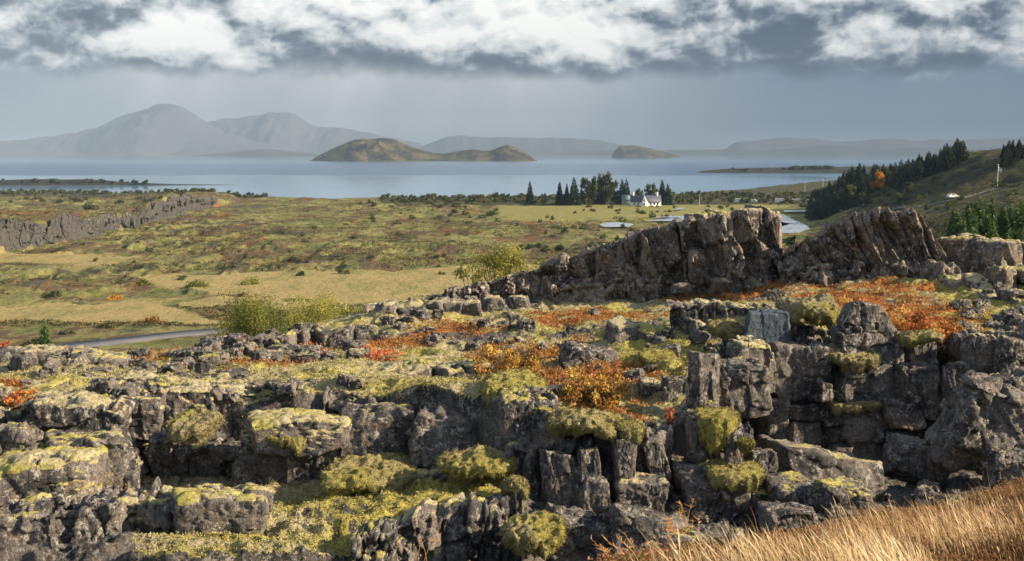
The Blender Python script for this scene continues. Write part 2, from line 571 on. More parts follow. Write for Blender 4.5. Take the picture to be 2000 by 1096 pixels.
def near_height(x, y, fine=True):
    """height, moss mask, heath mask"""
    a = x / y; px = 1000 + FPX * a
    P = PLAT(x, y); L = LOW(x, y); K = KNOLL(x, y)
    L = np.clip(L, EYE - 10.5, EYE - 7.2)
    wob = (fbm(p2(x, y * .2, .9), 3, 31) - .5) * 1.1
    yc = CLIFF(a) + wob
    mL = np.ones_like(P)
    if fine:
        hum = np.abs(fbm(p2(x, y, .55), 4, 41) - .5) * 2
        hum2 = np.abs(fbm(p2(x, y, 1.7), 3, 42) - .5) * 2
        P = P + (fbm(p2(x, y, .14), 3, 43) - .5) * 1.0 + (.35 - hum) * .55 + (.3 - hum2) * .22
        w3 = np.stack([np.ravel(x) * .55, np.ravel(y) * .8, np.ravel(x) * 0], -1)
        bil = np.abs(fbm(w3, 4, 44, .55) - .5) * 2
        bil2 = np.abs(fbm(p2(x, y, 1.9), 3, 45) - .5) * 2
        L = L + ((.4 - bil) * .75 + (.3 - bil2) * .30) * sst(1080, 980, px) + (fbm(p2(x, y, .8), 4, 46) - .5) * .8 * sst(980, 1080, px)
        K = K + (fbm(p2(x, y, .5), 4, 47) - .5) * .45
    G = np.full_like(P, EYE - 10.6) + (fbm(p2(x, y, .6), 3, 48) - .5) * .8
    yl = LEDGE(a) + wob * .6
    tl = sst(-.12, .12, y - yl)
    # right of the moss ledge the gorge floor simply is LOW
    z = G + (L - G) * np.where(px > 1018, 1.0, tl)
    t = sst(-.15, .15, y - yc)
    z = z + (P - z) * t
    yk = KN(a)
    kk = sst(2.2, -.3, y - yk) * sst(930, 1010, px)
    z = z * (1 - kk) + K * kk
    yb = BACK(a)
    slope = z - np.clip(y - yb, 0, 45) * .20 - np.clip(y - yb - 28, 0, None) * .32
    fz, rk, md = far_height(x, y, fine)
    zz = np.where(y > yb, np.maximum(slope, fz), z)
    moss = sst(.36, .56, fbm(p2(x, y, .35), 4, 51) + .11) * t
    moss = np.maximum(moss, sst(1060, 1000, px) * tl * (1 - t) * sst(150, 330, px) * .95)
    moss = np.where(y > yb, .7, moss)
    # heath: patches at places seen in the photograph
    heath = np.zeros_like(P)
    for (cx, cy, cd, rx, ry, s) in HEATH:
        q = W(cx, cy, cd)
        r = ((x - q[0]) / rx) ** 2 + ((y - q[1]) / ry) ** 2
        heath = np.maximum(heath, s * np.exp(-r * .9))
    hn = fbm(p2(x, y, .8), 4, 52)
    heath = np.clip(heath * (hn * 2.6 - .42), 0, 1) * np.maximum(t, kk)
    heath = np.maximum(heath, kk * .8)
    return zz, moss, heath, rk, md


YMOSS = [(1290, 715, 37, 1.6, 3.0, 1.), (1345, 770, 33, .9, 2.6, 1.1), (960, 755, 33, 1.5, 2.2, 1.), (1180, 845, 28.4, 1.6, 1.0, .9), (560, 990, 27.5, 3.0, 1.2, .55), (850, 960, 27, 2.0, 1.5, 1.), (760, 1040, 25, 1.5, 1.3, 1.),
         (450, 1070, 24.5, 1.6, 1.0, .6), (620, 745, 34, 1.2, 1.4, .7),  (1980, 600, 46, 2.5, 4., 1.), (1920, 560, 50, 2.5, 4., .9), (1880, 640, 42, 1.5, 2.5, .7)]


def ymoss(x, y):
    o = np.zeros_like(x)
    for (cx, cy, cd, rx, ry, s) in YMOSS:
        q = W(cx, cy, cd)
        o = np.maximum(o, s * np.exp(-(((x - q[0]) / rx) ** 2 + ((y - q[1]) / ry) ** 2) * .8))
    return o


HEATH = [(590, 680, 46, 1.6, 2.5, 1.), (760, 675, 47, 2.2, 3., .9), (900, 655, 50, 2.6, 3.5, .95), (1130, 625, 52, 2.6, 3.5, .9), (1250, 640, 47, 1.6, 2., .7),
         (1020, 700, 40, 2.2, 3.5, .9), (1160, 770, 33, 1.7, 3.2, 1.), (1130, 815, 30, 1.2, 1.3, .9), (350, 680, 44, 2.6, 2., .75), (480, 725, 38, 3., 1.5, .7),
         (260, 700, 43, 2.0, 1.4, .7), (1420, 570, 55, 3.5, 2.5, .9), (1620, 585, 48, 3.2, 4., 1.), (1790, 615, 43, 2.4, 4.5, 1.05), (1700, 570, 51, 3., 3., .9),
         (20, 770, 33, .9, 1.0, .8), (1230, 850, 28.6, .8, .7, .7), (1300, 572, 57, 3, 2, .8)]


def polar_mesh(name, y0, y1, ny, a0, a1, na, fn, mat):
    yy = np.geomspace(y0, y1, ny); aa = np.concatenate([np.linspace(a0 - .28, a0, 61)[:-1], np.linspace(a0, a1, na), np.linspace(a1, a1 + .4, 91)[1:]]); na = len(aa)
    Y, A = np.meshgrid(yy, aa, indexing='ij')
    x = (A * Y).ravel(); y = Y.ravel()
    z, at = fn(x, y)
    V = np.stack([x, y, z], -1)
    if 'moss' in at:
        Zg = z.reshape(ny, na)
        gy = np.gradient(Zg, axis=0) / np.gradient(Y, axis=0); gx = np.gradient(Zg, axis=1) / np.gradient(A * Y, axis=1)
        st = np.hypot(gx, gy).ravel()
        at['moss'] = at['moss'] * sst(2.2, .9, st); at['heath'] = at['heath'] * sst(2., .8, st)
    i = np.arange(ny - 1)[:, None] * na + np.arange(na - 1)[None]
    Fq = np.stack([i, i + 1, i + na + 1, i + na], -1).reshape(-1, 4)
    return mk_mesh(name, V, Fq, mat, at)


def near_fn(x, y):
    z, mo, he, rk, md = near_height(x, y)
    return z, dict(moss=np.maximum(mo, ymoss(x, y) * 1.1), heath=he, ymoss=ymoss(x, y))


def woodshade_mask(x, y):
    px = 1000 + FPX * x / y
    return np.maximum(np.maximum(sst(1600, 1680, px) * sst(150, 260, y) * .85,  # first term darkens the hillside for cloud shadow; the others are woodland
                      sst(700, 780, px) * sst(745, 775, y + 25 * sst(1200, 1000, px))),
                      sst(560, 480, px) * sst(830, 900, y) * .8)


def far_fn(x, y):
    z, rk, md = far_height(x, y)
    px = 1000 + FPX * x / y
    return z, dict(rockm=rk, grassm=md, woodshade=woodshade_mask(x, y), lawn=sst(880, 1060, px) * (1 - sst(1560, 1700, px)) * sst(520, 600, y) * (1 - sst(745, 765, y)))


def height(x, y):
    x = np.atleast_1d(np.asarray(x, float)); y = np.atleast_1d(np.asarray(y, float))
    out = np.empty(len(x)); nr = y < 88
    if nr.any(): out[nr] = near_height(x[nr], y[nr])[0]
    if (~nr).any(): out[~nr] = far_height(x[~nr], y[~nr])[0]
    return out


QUICK = False
kq = 2 if QUICK else 1
tag(link('plateau', polar_mesh('plateau', 6.0, 90, 1100 // kq, -.48, .48, 1110 // kq, near_fn, M['ground'])), kind='structure')
tag(link('plain', polar_mesh('plain', 89.0, 1760, 950 // kq, -.48, .48, 820 // kq, far_fn, M['plain'])), kind='structure')


def ground_patch(name, x0, x1, y0, y1, z, mat, n=2):
    V = [(x0, y0, z), (x1, y0, z), (x1, y1, z), (x0, y1, z)]
    return tag(link(name, mk_mesh(name, V, [(0, 1, 2, 3)], mat, smooth=False)), kind='structure')


M['bed'] = mat_simple('dark_soil', (.035, .035, .03), .9)
ground_patch('lowland', -13500, 13500, -290, 18300, -4.0, M['bed'])


def mat_lake():
    m, t = new_mat('lake_water')
    P = t.pos()
    sep = t.n('ShaderNodeSeparateXYZ', {0: P})
    w1 = t.noise(t.v('MULTIPLY', P, (.10, .045, .1)), 1.0, 6, .62)
    w2 = t.noise(t.v('MULTIPLY', P, (.012, .004, .01)), 1.0, 5, .6)
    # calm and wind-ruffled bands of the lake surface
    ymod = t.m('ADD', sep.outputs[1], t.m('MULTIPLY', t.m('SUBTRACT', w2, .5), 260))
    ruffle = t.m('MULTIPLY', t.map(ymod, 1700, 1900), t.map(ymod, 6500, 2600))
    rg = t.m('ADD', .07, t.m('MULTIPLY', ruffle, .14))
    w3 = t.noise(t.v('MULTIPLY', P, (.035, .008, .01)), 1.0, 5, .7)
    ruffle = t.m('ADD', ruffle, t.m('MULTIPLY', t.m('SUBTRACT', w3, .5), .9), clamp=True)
    base = t.mix(ruffle, (.13, .29, .46), (.015, .07, .155))  # sky reflection painted in: lighter calm water, darker where ruffled
    st = t.m('ADD', .05, t.m('MULTIPLY', ruffle, .5))
    bp = t.n('ShaderNodeBump', {'Height': t.m('ADD', w1, t.m('MULTIPLY', w2, 1.5)), 'Strength': st, 'Distance': 1.3})
    b = t.n('ShaderNodeBsdfPrincipled', {'Base Color': base, 'Roughness': rg, 'IOR': 1.33, 'Specular IOR Level': t.m('SUBTRACT', .40, t.m('MULTIPLY', ruffle, .22))})
    t.t.links.new(bp.outputs[0], b.inputs['Normal'])
    out = t.n('ShaderNodeOutputMaterial'); t.t.links.new(b.outputs[0], out.inputs[0])
    return m


M['lake'] = mat_lake()
ground_patch('lake', -9000, 9000, 700, 13400, 0.0, M['lake'])


def profile_hill(name, pts, d, depth, mat, seed, rough=.12, jag=.14, nu=160, nv=40, base=0.0):
    """a hill whose skyline passes through the points (photo position) at distance d, built as a full body of the given depth"""
    pts = np.array(pts, float)
    ux = np.linspace(pts[0, 0], pts[-1, 0], nu)
    top = np.interp(ux, pts[:, 0], pts[:, 1])
    k = np.exp(-np.linspace(-1.5, 1.5, 5) ** 2); k /= k.sum()
    top = np.convolve(np.pad(top, 2, mode='edge'), k, mode='valid')
    top = top + (fbm(np.stack([ux / 22., ux * 0 + seed, ux * 0], -1), 4, seed) - .5) * np.clip(308 - top, 0, 60) * jag
    p = W(ux, top, d)
    x = p[:, 0]; h = np.maximum(p[:, 2] - base, .5)
    v = np.linspace(-1, 1, nv)
    X = np.repeat(x[:, None], nv, 1)
    prof = np.clip(1 - np.abs(v) ** 1.25, 0, 1)
    Y = d + v[None] * depth * (.35 + .65 * (h / h.max())[:, None])
    q = np.stack([X.ravel() / depth * 3, Y.ravel() / depth * 3, np.full(X.size, seed * 3.7)], -1)
    rn = (fbm(q, 5, seed, .55, True) - .6)
    Z = h[:, None] * prof[None] + rn.reshape(X.shape) * h[:, None] * rough * 4 * (prof * (1 - prof) + .02)[None]
    edge = sst(0, .04, np.linspace(0, 1, nu)) * sst(1, .96, np.linspace(0, 1, nu))
    Z = Z * edge[:, None] + base - 1.5
    V = np.stack([X.ravel(), Y.ravel(), Z.ravel()], -1)
    i = np.arange(nu - 1)[:, None] * nv + np.arange(nv - 1)[None]
    Fq = np.stack([i, i + nv, i + nv + 1, i + 1], -1).reshape(-1, 4)
    return tag(link(name, mk_mesh(name, V, Fq, mat)), kind='structure')


def mat_island():
    m, t = new_mat('island_slopes')
    P = t.pos()
    n = t.noise(P, .012, 6, .65)
    c = t.mix(t.map(n, .42, .6), (.032, .034, .024), (.11, .092, .042))
    c = t.mix(t.map(t.noise(P, .03, 5, .7), .56, .68), c, (.06, .045, .035))
    finish(t, c, .95, t.noise(P, .05, 6, .65), .8, 8., .05)
    return m


M['island'] = mat_island()
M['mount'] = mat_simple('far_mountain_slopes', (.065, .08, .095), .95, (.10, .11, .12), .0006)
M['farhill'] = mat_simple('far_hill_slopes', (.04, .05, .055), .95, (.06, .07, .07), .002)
M['dark'] = mat_simple('low_dark_shore', (.012, .015, .012), .95, (.03, .03, .018), .05)
profile_hill('island', [(600, 314), (612, 309), (640, 295), (665, 282), (685, 274), (720, 270.5), (755, 269.5), (775, 274), (800, 285), (830, 295), (850, 299), (868, 300), (885, 297), (905, 293), (925, 291.5), (945, 294), (958, 294), (975, 287), (992, 283), (1008, 288), (1030, 300), (1043, 307), (1055, 313)], 4900, 330, M['island'], 3, .7, nu=220, nv=80)
profile_hill('island', [(1192, 308), (1197, 303), (1201, 294), (1211, 285), (1222, 283.5), (1236, 282.5), (1260, 287), (1290, 295), (1315, 302), (1332, 306)], 8300, 350, M['island'], 5, .5)
profile_hill('hill', [(360, 306), (400, 302), (440, 298), (480, 293.5), (515, 291), (545, 292), (575, 297), (610, 301), (660, 305)], 10500, 700, M['farhill'], 7, .1)
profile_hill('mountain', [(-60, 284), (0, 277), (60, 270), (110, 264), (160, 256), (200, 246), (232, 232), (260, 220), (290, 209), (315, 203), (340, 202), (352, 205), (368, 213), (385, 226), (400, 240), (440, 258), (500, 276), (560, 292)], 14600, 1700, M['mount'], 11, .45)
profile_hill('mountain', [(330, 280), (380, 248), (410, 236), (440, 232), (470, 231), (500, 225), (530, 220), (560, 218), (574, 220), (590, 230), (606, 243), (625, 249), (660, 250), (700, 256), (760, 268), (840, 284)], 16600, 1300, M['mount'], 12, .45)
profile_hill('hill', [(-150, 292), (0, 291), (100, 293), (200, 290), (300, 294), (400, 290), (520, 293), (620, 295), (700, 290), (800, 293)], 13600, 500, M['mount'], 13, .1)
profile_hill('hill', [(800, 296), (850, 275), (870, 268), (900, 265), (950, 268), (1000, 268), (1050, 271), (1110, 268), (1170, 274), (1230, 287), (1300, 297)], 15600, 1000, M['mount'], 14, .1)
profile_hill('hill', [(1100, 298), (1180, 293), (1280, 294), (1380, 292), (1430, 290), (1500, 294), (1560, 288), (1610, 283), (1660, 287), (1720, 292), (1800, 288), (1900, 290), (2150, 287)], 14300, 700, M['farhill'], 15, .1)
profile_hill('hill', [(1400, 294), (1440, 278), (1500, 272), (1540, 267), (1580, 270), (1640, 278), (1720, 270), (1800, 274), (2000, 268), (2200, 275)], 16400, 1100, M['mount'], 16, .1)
# low points of land in the lake
profile_hill('peninsula', [(-120, 350), (0, 349), (60, 347), (120, 348), (170, 347), (210, 350), (260, 354), (340, 357), (430, 358), (470, 358.5), (495, 361)], 1300, 26, M['dark'], 21, .2, nu=200, nv=24)
profile_hill('peninsula', [(1352, 336), (1380, 331), (1420, 328), (1480, 326), (1560, 325), (1660, 324), (1760, 322)], 2080, 60, M['dark'], 22, .2, nu=120)
profile_hill('islet', [(1381, 365.5), (1394, 363), (1430, 362.5), (1455, 362.5), (1470, 365)], 1230, 9, M['dark'], 23, .3, nu=40, nv=16)
profile_hill('islet', [(1473, 365), (1480, 362.7), (1487, 365)], 1230, 6, M['dark'], 24, .3, nu=20, nv=16)
profile_hill('islet', [(1494, 361.5), (1505, 359.2), (1516, 359.2), (1525, 361.5)], 1290, 6, M['dark'], 25, .3, nu=24, nv=16)
profile_hill('islet', [(648, 386.5), (690, 383.5), (725, 384), (765, 386)], 955, 5, M['dark'], 26, .3, nu=40, nv=16)


def flat_poly(name, pts, z, mat, kind='structure'):
    """a flat sheet at height z whose outline passes under the given photo positions"""
    P3 = []
    for px, py in pts:
        q = W(px, py, 100.0); k = (EYE - z) / (EYE - q[2])
        P3.append((q[0] * k, q[1] * k, z))
    c = np.mean(P3, 0)
    V = [c] + P3
    n = len(P3)
    F = [(0, 1 + i, 1 + (i + 1) % n, 1 + (i + 1) % n) for i in range(n)]
    me = bpy.data.meshes.new(name)
    me.from_pydata([tuple(v) for v in V], [], [(0, 1 + i, 1 + (i + 1) % n) for i in range(n)])
    me.materials.append(mat)
    return tag(link(name, me), kind=kind)


def mat_river():
    m, t = new_mat('river_water')
    P = t.pos()
    bp = t.n('ShaderNodeBump', {'Height': t.noise(P, .5, 4), 'Strength': .15, 'Distance': .2})
    b = t.n('ShaderNodeBsdfPrincipled', {'Base Color': (.3, .36, .42, 1), 'Roughness': .2, 'IOR': 1.33})
    t.t.links.new(bp.outputs[0], b.inputs['Normal'])
    out = t.n('ShaderNodeOutputMaterial'); t.t.links.new(b.outputs[0], out.inputs[0])
    return m


M['river'] = mat_river()
RZ = 4.0
flat_poly('river', [(1485, 417), (1510, 416), (1530, 419), (1540, 424), (1552, 430), (1575, 440), (1582, 446), (1560, 455), (1500, 455), (1480, 448), (1525, 443), (1545, 437), (1510, 432), (1505, 427), (1484, 424)], RZ, M['river'])
flat_poly('river', [(1530, 411), (1585, 410.5), (1588, 412.5), (1532, 414)], RZ, M['river'])
flat_poly('pond', [(1170, 439), (1185, 434.5), (1205, 433.5), (1240, 438), (1228, 443), (1180, 443.5)], RZ, M['river'])
flat_poly('pond', [(1258, 431), (1290, 428), (1330, 425), (1370, 426), (1372, 430), (1310, 432)], RZ, M['river'])
flat_poly('pond', [(1275, 424.5), (1310, 421.5), (1345, 422), (1330, 425)], RZ, M['river'])
flat_poly('pond', [(1314, 410.5), (1325, 406.5), (1340, 405), (1332, 409)], 3.6, M['river'])


def ribbon(name, ctr, width, mat, lift=.12, n=80, follow=False):
    p = W([c[0] for c in ctr], [c[1] for c in ctr], [c[2] for c in ctr])
    s = np.concatenate([[0], np.cumsum(np.linalg.norm(np.diff(p[:, :2], axis=0), axis=1))])
    u = np.linspace(0, s[-1], n)
    x = np.interp(u, s, p[:, 0]); y = np.interp(u, s, p[:, 1]); z = np.interp(u, s, p[:, 2])
    if follow: z = height(x, y) + lift
    tx, ty = np.gradient(x), np.gradient(y); L = np.hypot(tx, ty)
    nx, ny = -ty / L, tx / L
    V = []
    for s_, dz in ((-.5, -1.5), (-.5, 0), (.5, 0), (.5, -1.5)):
        V.append(np.stack([x + nx * width * s_, y + ny * width * s_, z + dz], -1))
    V = np.stack(V, 1).reshape(-1, 3)
    F = []
    for i in range(n - 1):
        for k in range(3):
            F.append((i * 4 + k, i * 4 + k + 1, i * 4 + 5 + k, i * 4 + 4 + k))
    return tag(link(name, mk_mesh(name, V, np.array(F)[:, ::-1], mat, smooth=False)), kind='structure')


M['asphalt'] = mat_simple('worn_asphalt', (.10, .10, .115), .85, (.14, .14, .15), .6)
ribbon('road', [(-150, 702, 182), (60, 689, 188), (150, 679, 193), (250, 667, 199), (340, 656, 205), (420, 649, 209), (560, 640, 214.5), (800, 620, 228)], 5.6, M['asphalt'], .15, follow=True)
M['gravel'] = mat_simple('pale_gravel', (.20, .19, .16), .9, (.28, .26, .22), 1.5)
ribbon('path', [(1500, 430, 480), (1650, 416, 455), (1760, 397, 440), (1840, 381, 425), (1880, 375, 420), (1950, 368, 425)], 2.2, M['gravel'], n=60, follow=True)
# ------------------------------------------------------------------ cliffs: rows of basalt columns
def lerp_line(pts, px):
    a = np.array(pts, float)
    return [np.interp(px, a[:, 0], a[:, k]) for k in range(1, a.shape[1])]


def column_row(acc, pts, wpx, seed, moss=.5, splits=(1, 3), lean=0.0, thick=1.6, jy=.25, jt=10, n=16, chip=.034, sink=.5, rough=.05, yawj=.22, width_over=1.06, mthick=.06):
    """pts: (px, top py, bottom py, distance)"""
    r = np.random.RandomState(seed)
    px = pts[0][0]; A_ = np.array(pts, float)
    while px < pts[-1][0]:
        w = r.uniform(*wpx)
        mid = px + w / 2
        top, bot, d = lerp_line(pts, mid)
        d = d + r.uniform(-jy, jy); top = top + r.uniform(-jt, jt)
        k = AX((top + bot) / 2, d)
        wt = w * k * width_over
        pt, pb = W(mid, top, d), W(mid, bot, d)
        H = pt[2] - pb[2] + sink
        ns = r.randint(splits[0], splits[1] + 1)
        cuts = np.sort(r.uniform(.18, .85, ns - 1)); cuts = np.concatenate([[0], cuts, [1]])
        for j in range(ns):
            z1 = pt[2] - H * cuts[j]; z0 = pt[2] - H * cuts[j + 1]
            th = thick * r.uniform(.8, 1.25)
            V, F, m = rock((wt * r.uniform(.96, 1.12), th, (z1 - z0) * 1.03), r.randint(1 << 30), n=n, p=44, cuts=r.randint(3, 8), jit=.15, rough=rough, chip=chip,
                           yaw=r.uniform(-yawj, yawj * 2.6), tx=r.uniform(-.06, .06), ty=r.uniform(-.05, .05), moss=moss if j == 0 else moss * .35, thick=mthick)
            zc = (z0 + z1) / 2
            if j == 0:
                sl = (np.interp(mid - w, A_[:, 0], A_[:, 1]) - np.interp(mid + w, A_[:, 0], A_[:, 1])) / (2 * w)
                V[:, 2] += sl * V[:, 0] * np.clip(V[:, 2] / (z1 - z0) + .5, 0, 1)
            V[:, 0] += lean * (V[:, 2] + zc - pb[2])
            c = np.array([pt[0], d + th / 2 - .25 + r.uniform(-jy, jy) * .7 * (j > 0), zc])
            acc.add(V + c, F, moss=m)
        px += w


def cliff(name, rows):
    acc = Acc()
    for rw in rows:
        column_row(acc, *rw[:3], **rw[3])
    return tag(link(name, acc.mesh(name, M['rock'], False)), kind='structure')


def rock_face(acc, pts, seed, cs=(.8, 1.0), amp=.35, lean=0., over=1.3, moss=.5, res=.045, crack=.16, jt=.18, back=False, fall=0., mthick=.05, small=.38):
    """a broken cliff face: one continuous sheet up the face and back over its rim, split by joints into tilted facets.
    pts: (px, top py, bottom py, distance)"""
    A_ = np.array(pts, float)
    T = W(A_[:, 0], A_[:, 1], A_[:, 3]); Bt = W(A_[:, 0], A_[:, 2], A_[:, 3])
    s = np.concatenate([[0], np.cumsum(np.hypot(np.diff(T[:, 0]), np.diff(T[:, 1])))])
    nu = max(int(s[-1] / res), 8); u = np.linspace(0, s[-1], nu)
    f = lambda arr: np.interp(u, s, arr)
    xt, yt, zt, zb = f(T[:, 0]), f(T[:, 1]), f(T[:, 2]), f(Bt[:, 2]) - .35
    Hm = float((zt - zb).max())
    # rim height and plan position jump from column to column
    c1 = cell(np.stack([u / cs[0] / 1.3, u * 0 + seed, u * 0], -1), seed)[2]
    c2 = cell(np.stack([u / cs[0] / .5, u * 0 + seed, u * 0], -1), seed + 1)[2]
    zt = zt + (c1 - .5) * jt * 1.1 + (fbm(np.stack([u / cs[0] * 2, u * 0 + seed, u * 0], -1), 3, seed) - .5) * jt
    nf = max(int(Hm / res), 6); no = max(int(over / res / 1.4), 4); nb = 10 if back else 0
    tf = np.linspace(0, 1, nf)
    Vs = []
    zz = zb[:, None] + (zt - zb)[:, None] * tf[None]
    Vs.append(np.stack([np.repeat(xt[:, None], nf, 1), np.repeat(yt[:, None], nf, 1), zz], -1))
    to = np.linspace(0, 1, no + 1)[1:]
    Vs.append(np.stack([np.repeat(xt[:, None], no, 1), yt[:, None] + over * to[None], zt[:, None] - fall * to[None] ** 1.5], -1))
    if back:
        tb = np.linspace(0, 1, nb + 1)[1:]
        zz = (zt - fall)[:, None] + (zb - zt + fall)[:, None] * tb[None]
        Vs.append(np.stack([np.repeat(xt[:, None], nb, 1), yt[:, None] + over + tb[None] * .8, zz], -1))
    V = np.concatenate(Vs, 1); nv = V.shape[1]
    sv = np.concatenate([np.zeros(nf), to, np.ones(nb)])
    path = np.concatenate([tf * Hm, Hm + over * to, Hm + over + np.linspace(0, Hm, nb + 1)[1:]])
    zr = V[..., 2] - zb[:, None]
    V = V.reshape(-1, 3)
    U_ = np.repeat(u[:, None], nv, 1).ravel(); Pv = np.repeat(path[None], nu, 0).ravel(); Zr = zr.ravel()
    q = np.stack([U_ - lean * Zr, Pv, np.zeros_like(U_)], -1)
    wq = np.stack([fbm(q * np.array([.9, .5, 1]) / cs[0] + seed, 3, seed + 2) - .5, fbm(q / cs[1] + seed + 7, 3, seed + 3) - .5, np.zeros_like(U_)], -1)
    q = q + wq * np.array([cs[0] * .32, cs[1] * .28, 0])
    f1, f2, i1, t1 = cell(q / np.array([cs[0], cs[1], 1]) + seed * 1.7, seed + 11)
    g1, g2, i2, t2 = cell(q / np.array([cs[0], cs[1], 1]) / small + seed * 2.3, seed + 12)
    h1, h2, i3, t3 = cell(q / np.array([cs[0], cs[1], 1]) / small / .42 + seed * 2.9, seed + 13)
    cr = (1 - sst(0, .09, f2 - f1)) * crack + (1 - sst(0, .12, g2 - g1)) * crack * .35
    bulge = (fbm(q / (cs[0] * 3.5) + seed, 2, seed + 5) - .5) * amp * 1.6
    dsp = (i1 - .5) * amp * 1.15 + t1 * amp * 1.1 + (i2 - .5) * amp * .42 + t2 * amp * .5 * small * 2 + (i3 - .5) * amp * .07 + t3 * amp * .10 - cr + bulge
    dsp = dsp + (fbm(q * 7, 3, seed + 6) - .5) * .025
    topk = np.repeat(np.concatenate([np.clip((tf - 1) * Hm / .22 + 1, 0, 1) * .5, np.clip(.5 + to * over / .22, 0, 1), np.ones(nb)])[None], nu, 0).ravel()
    N = np.stack([np.zeros_like(topk), -np.cos(topk * math.pi / 2), np.sin(topk * math.pi / 2)], -1)
    dsp = dsp * (1 - .62 * topk)
    V = V + N * dsp[:, None]
    V[:, 0] += lean * Zr
    i = np.arange(nu - 1)[:, None] * nv + np.arange(nv - 1)[None]
    F = np.stack([i, i + nv, i + nv + 1, i + 1], -1).reshape(-1, 4)
    nr = vnormals(V, F)
    m = sst(.35, .8, nr[:, 2] + (fbm(V * 1.6 + seed, 3, seed + 9) - .5) * .9 - (1 - moss) * .75)
    b = np.abs(fbm(V * 4.5 + seed, 3, seed + 10) - .5) * 2
    V = V + (nr * .5 + np.array([0, 0, .5])) * (m * mthick * (1.1 - .9 * b))[:, None]
    acc.add(V, F, moss=m)


def cliff_sheet(name, faces, mat='rock'):
    acc = Acc()
    for (pts, seed, kw) in faces:
        rock_face(acc, pts, seed, **kw)
    return tag(link(name, acc.mesh(name, M[mat], False)), kind='structure')


cliff_sheet('cliff', [
    ([(205, 786, 872, 30.7), (330, 778, 872, 30.9), (420, 772, 866, 31.1), (540, 775, 866, 31.3), (660, 766, 866, 31.3)], 101, dict(cs=(.62, .9), amp=.34, moss=.7)),
    ([(205, 866, 985, 29.9), (330, 872, 980, 30.0), (450, 876, 975, 30.1), (560, 866, 970, 30.1), (665, 862, 968, 30.2)], 102, dict(cs=(.8, 1.1), amp=.34, moss=.5)),
    ([(640, 778, 935, 30.9), (760, 792, 935, 30.5), (850, 792, 910, 30.1), (1000, 800, 905, 29.4)], 103, dict(cs=(.7, 1.0), amp=.36, moss=.65)),
    ([(-80, 792, 905, 30.2), (60, 796, 905, 29.9), (225, 802, 905, 29.9)], 104, dict(cs=(.7, .55), amp=.5, moss=.75, jt=.35)),
    ([(-80, 882, 1010, 28.2), (100, 890, 1010, 28.0), (215, 900, 1010, 28.4), (270, 935, 1010, 29.0)], 105, dict(cs=(.7, .6), amp=.5, moss=.7, jt=.35)),
    ([(985, 872, 1110, 27.8), (1090, 866, 1110, 27.6), (1230, 850, 1080, 27.4), (1315, 846, 1060, 27.8)], 106, dict(cs=(.52, 1.25), amp=.36, moss=.5, jt=.16)),
    ([(1280, 842, 975, 27.9), (1330, 822, 960, 28.2), (1420, 822, 940, 28.4), (1480, 856, 940, 28.7)], 107, dict(cs=(.40, 1.2), amp=.26, moss=.45, jt=.1)),
    ([(1290, 965, 1095, 27.3), (1400, 962, 1090, 27.6), (1520, 965, 1075, 28.2)], 108, dict(cs=(.9, .9), amp=.4, moss=.35)),
    ([(1030, 1040, 1140, 26.2), (1200, 1036, 1140, 26.0), (1390, 1046, 1140, 26.2)], 109, dict(cs=(1.1, .9), amp=.4, moss=.2)),
    ([(1392, 690, 910, 35.2), (1440, 700, 945, 36.4), (1520, 648, 950, 37.3), (1640, 652, 952, 37.2), (1770, 694, 952, 36.8), (1890, 668, 945, 36.6), (2080, 658, 915, 36.1)], 110, dict(cs=(.95, 1.15), amp=.62, moss=.45, crack=.3, jt=.3)),
    ([(1310, 602, 650, 39.0), (1400, 593, 670, 39.2), (1540, 614, 705, 38.6)], 112, dict(cs=(.34, 1.0), amp=.24, moss=.6, jt=.08)),
])
cliff_sheet('rock_ledge', [
    ([(685, 1056, 1150, 23.8), (720, 1042, 1150, 24.1), (850, 1004, 1140, 25.0), (1018, 972, 1130, 26.1)], 121, dict(cs=(.52, 1.3), amp=.34, moss=.65, over=.8, jt=.15)),
    ([(800, 932, 990, 28.2), (880, 908, 990, 28.0), (1015, 896, 990, 27.6)], 123, dict(cs=(.7, .5), amp=.25, moss=.95, mthick=.08)),
    ([(-80, 1010, 1140, 25.2), (90, 1002, 1140, 25.0), (215, 992, 1140, 25.6), (345, 1004, 1140, 25.7)], 124, dict(cs=(.75, .7), amp=.5, moss=.55, jt=.35)),
])
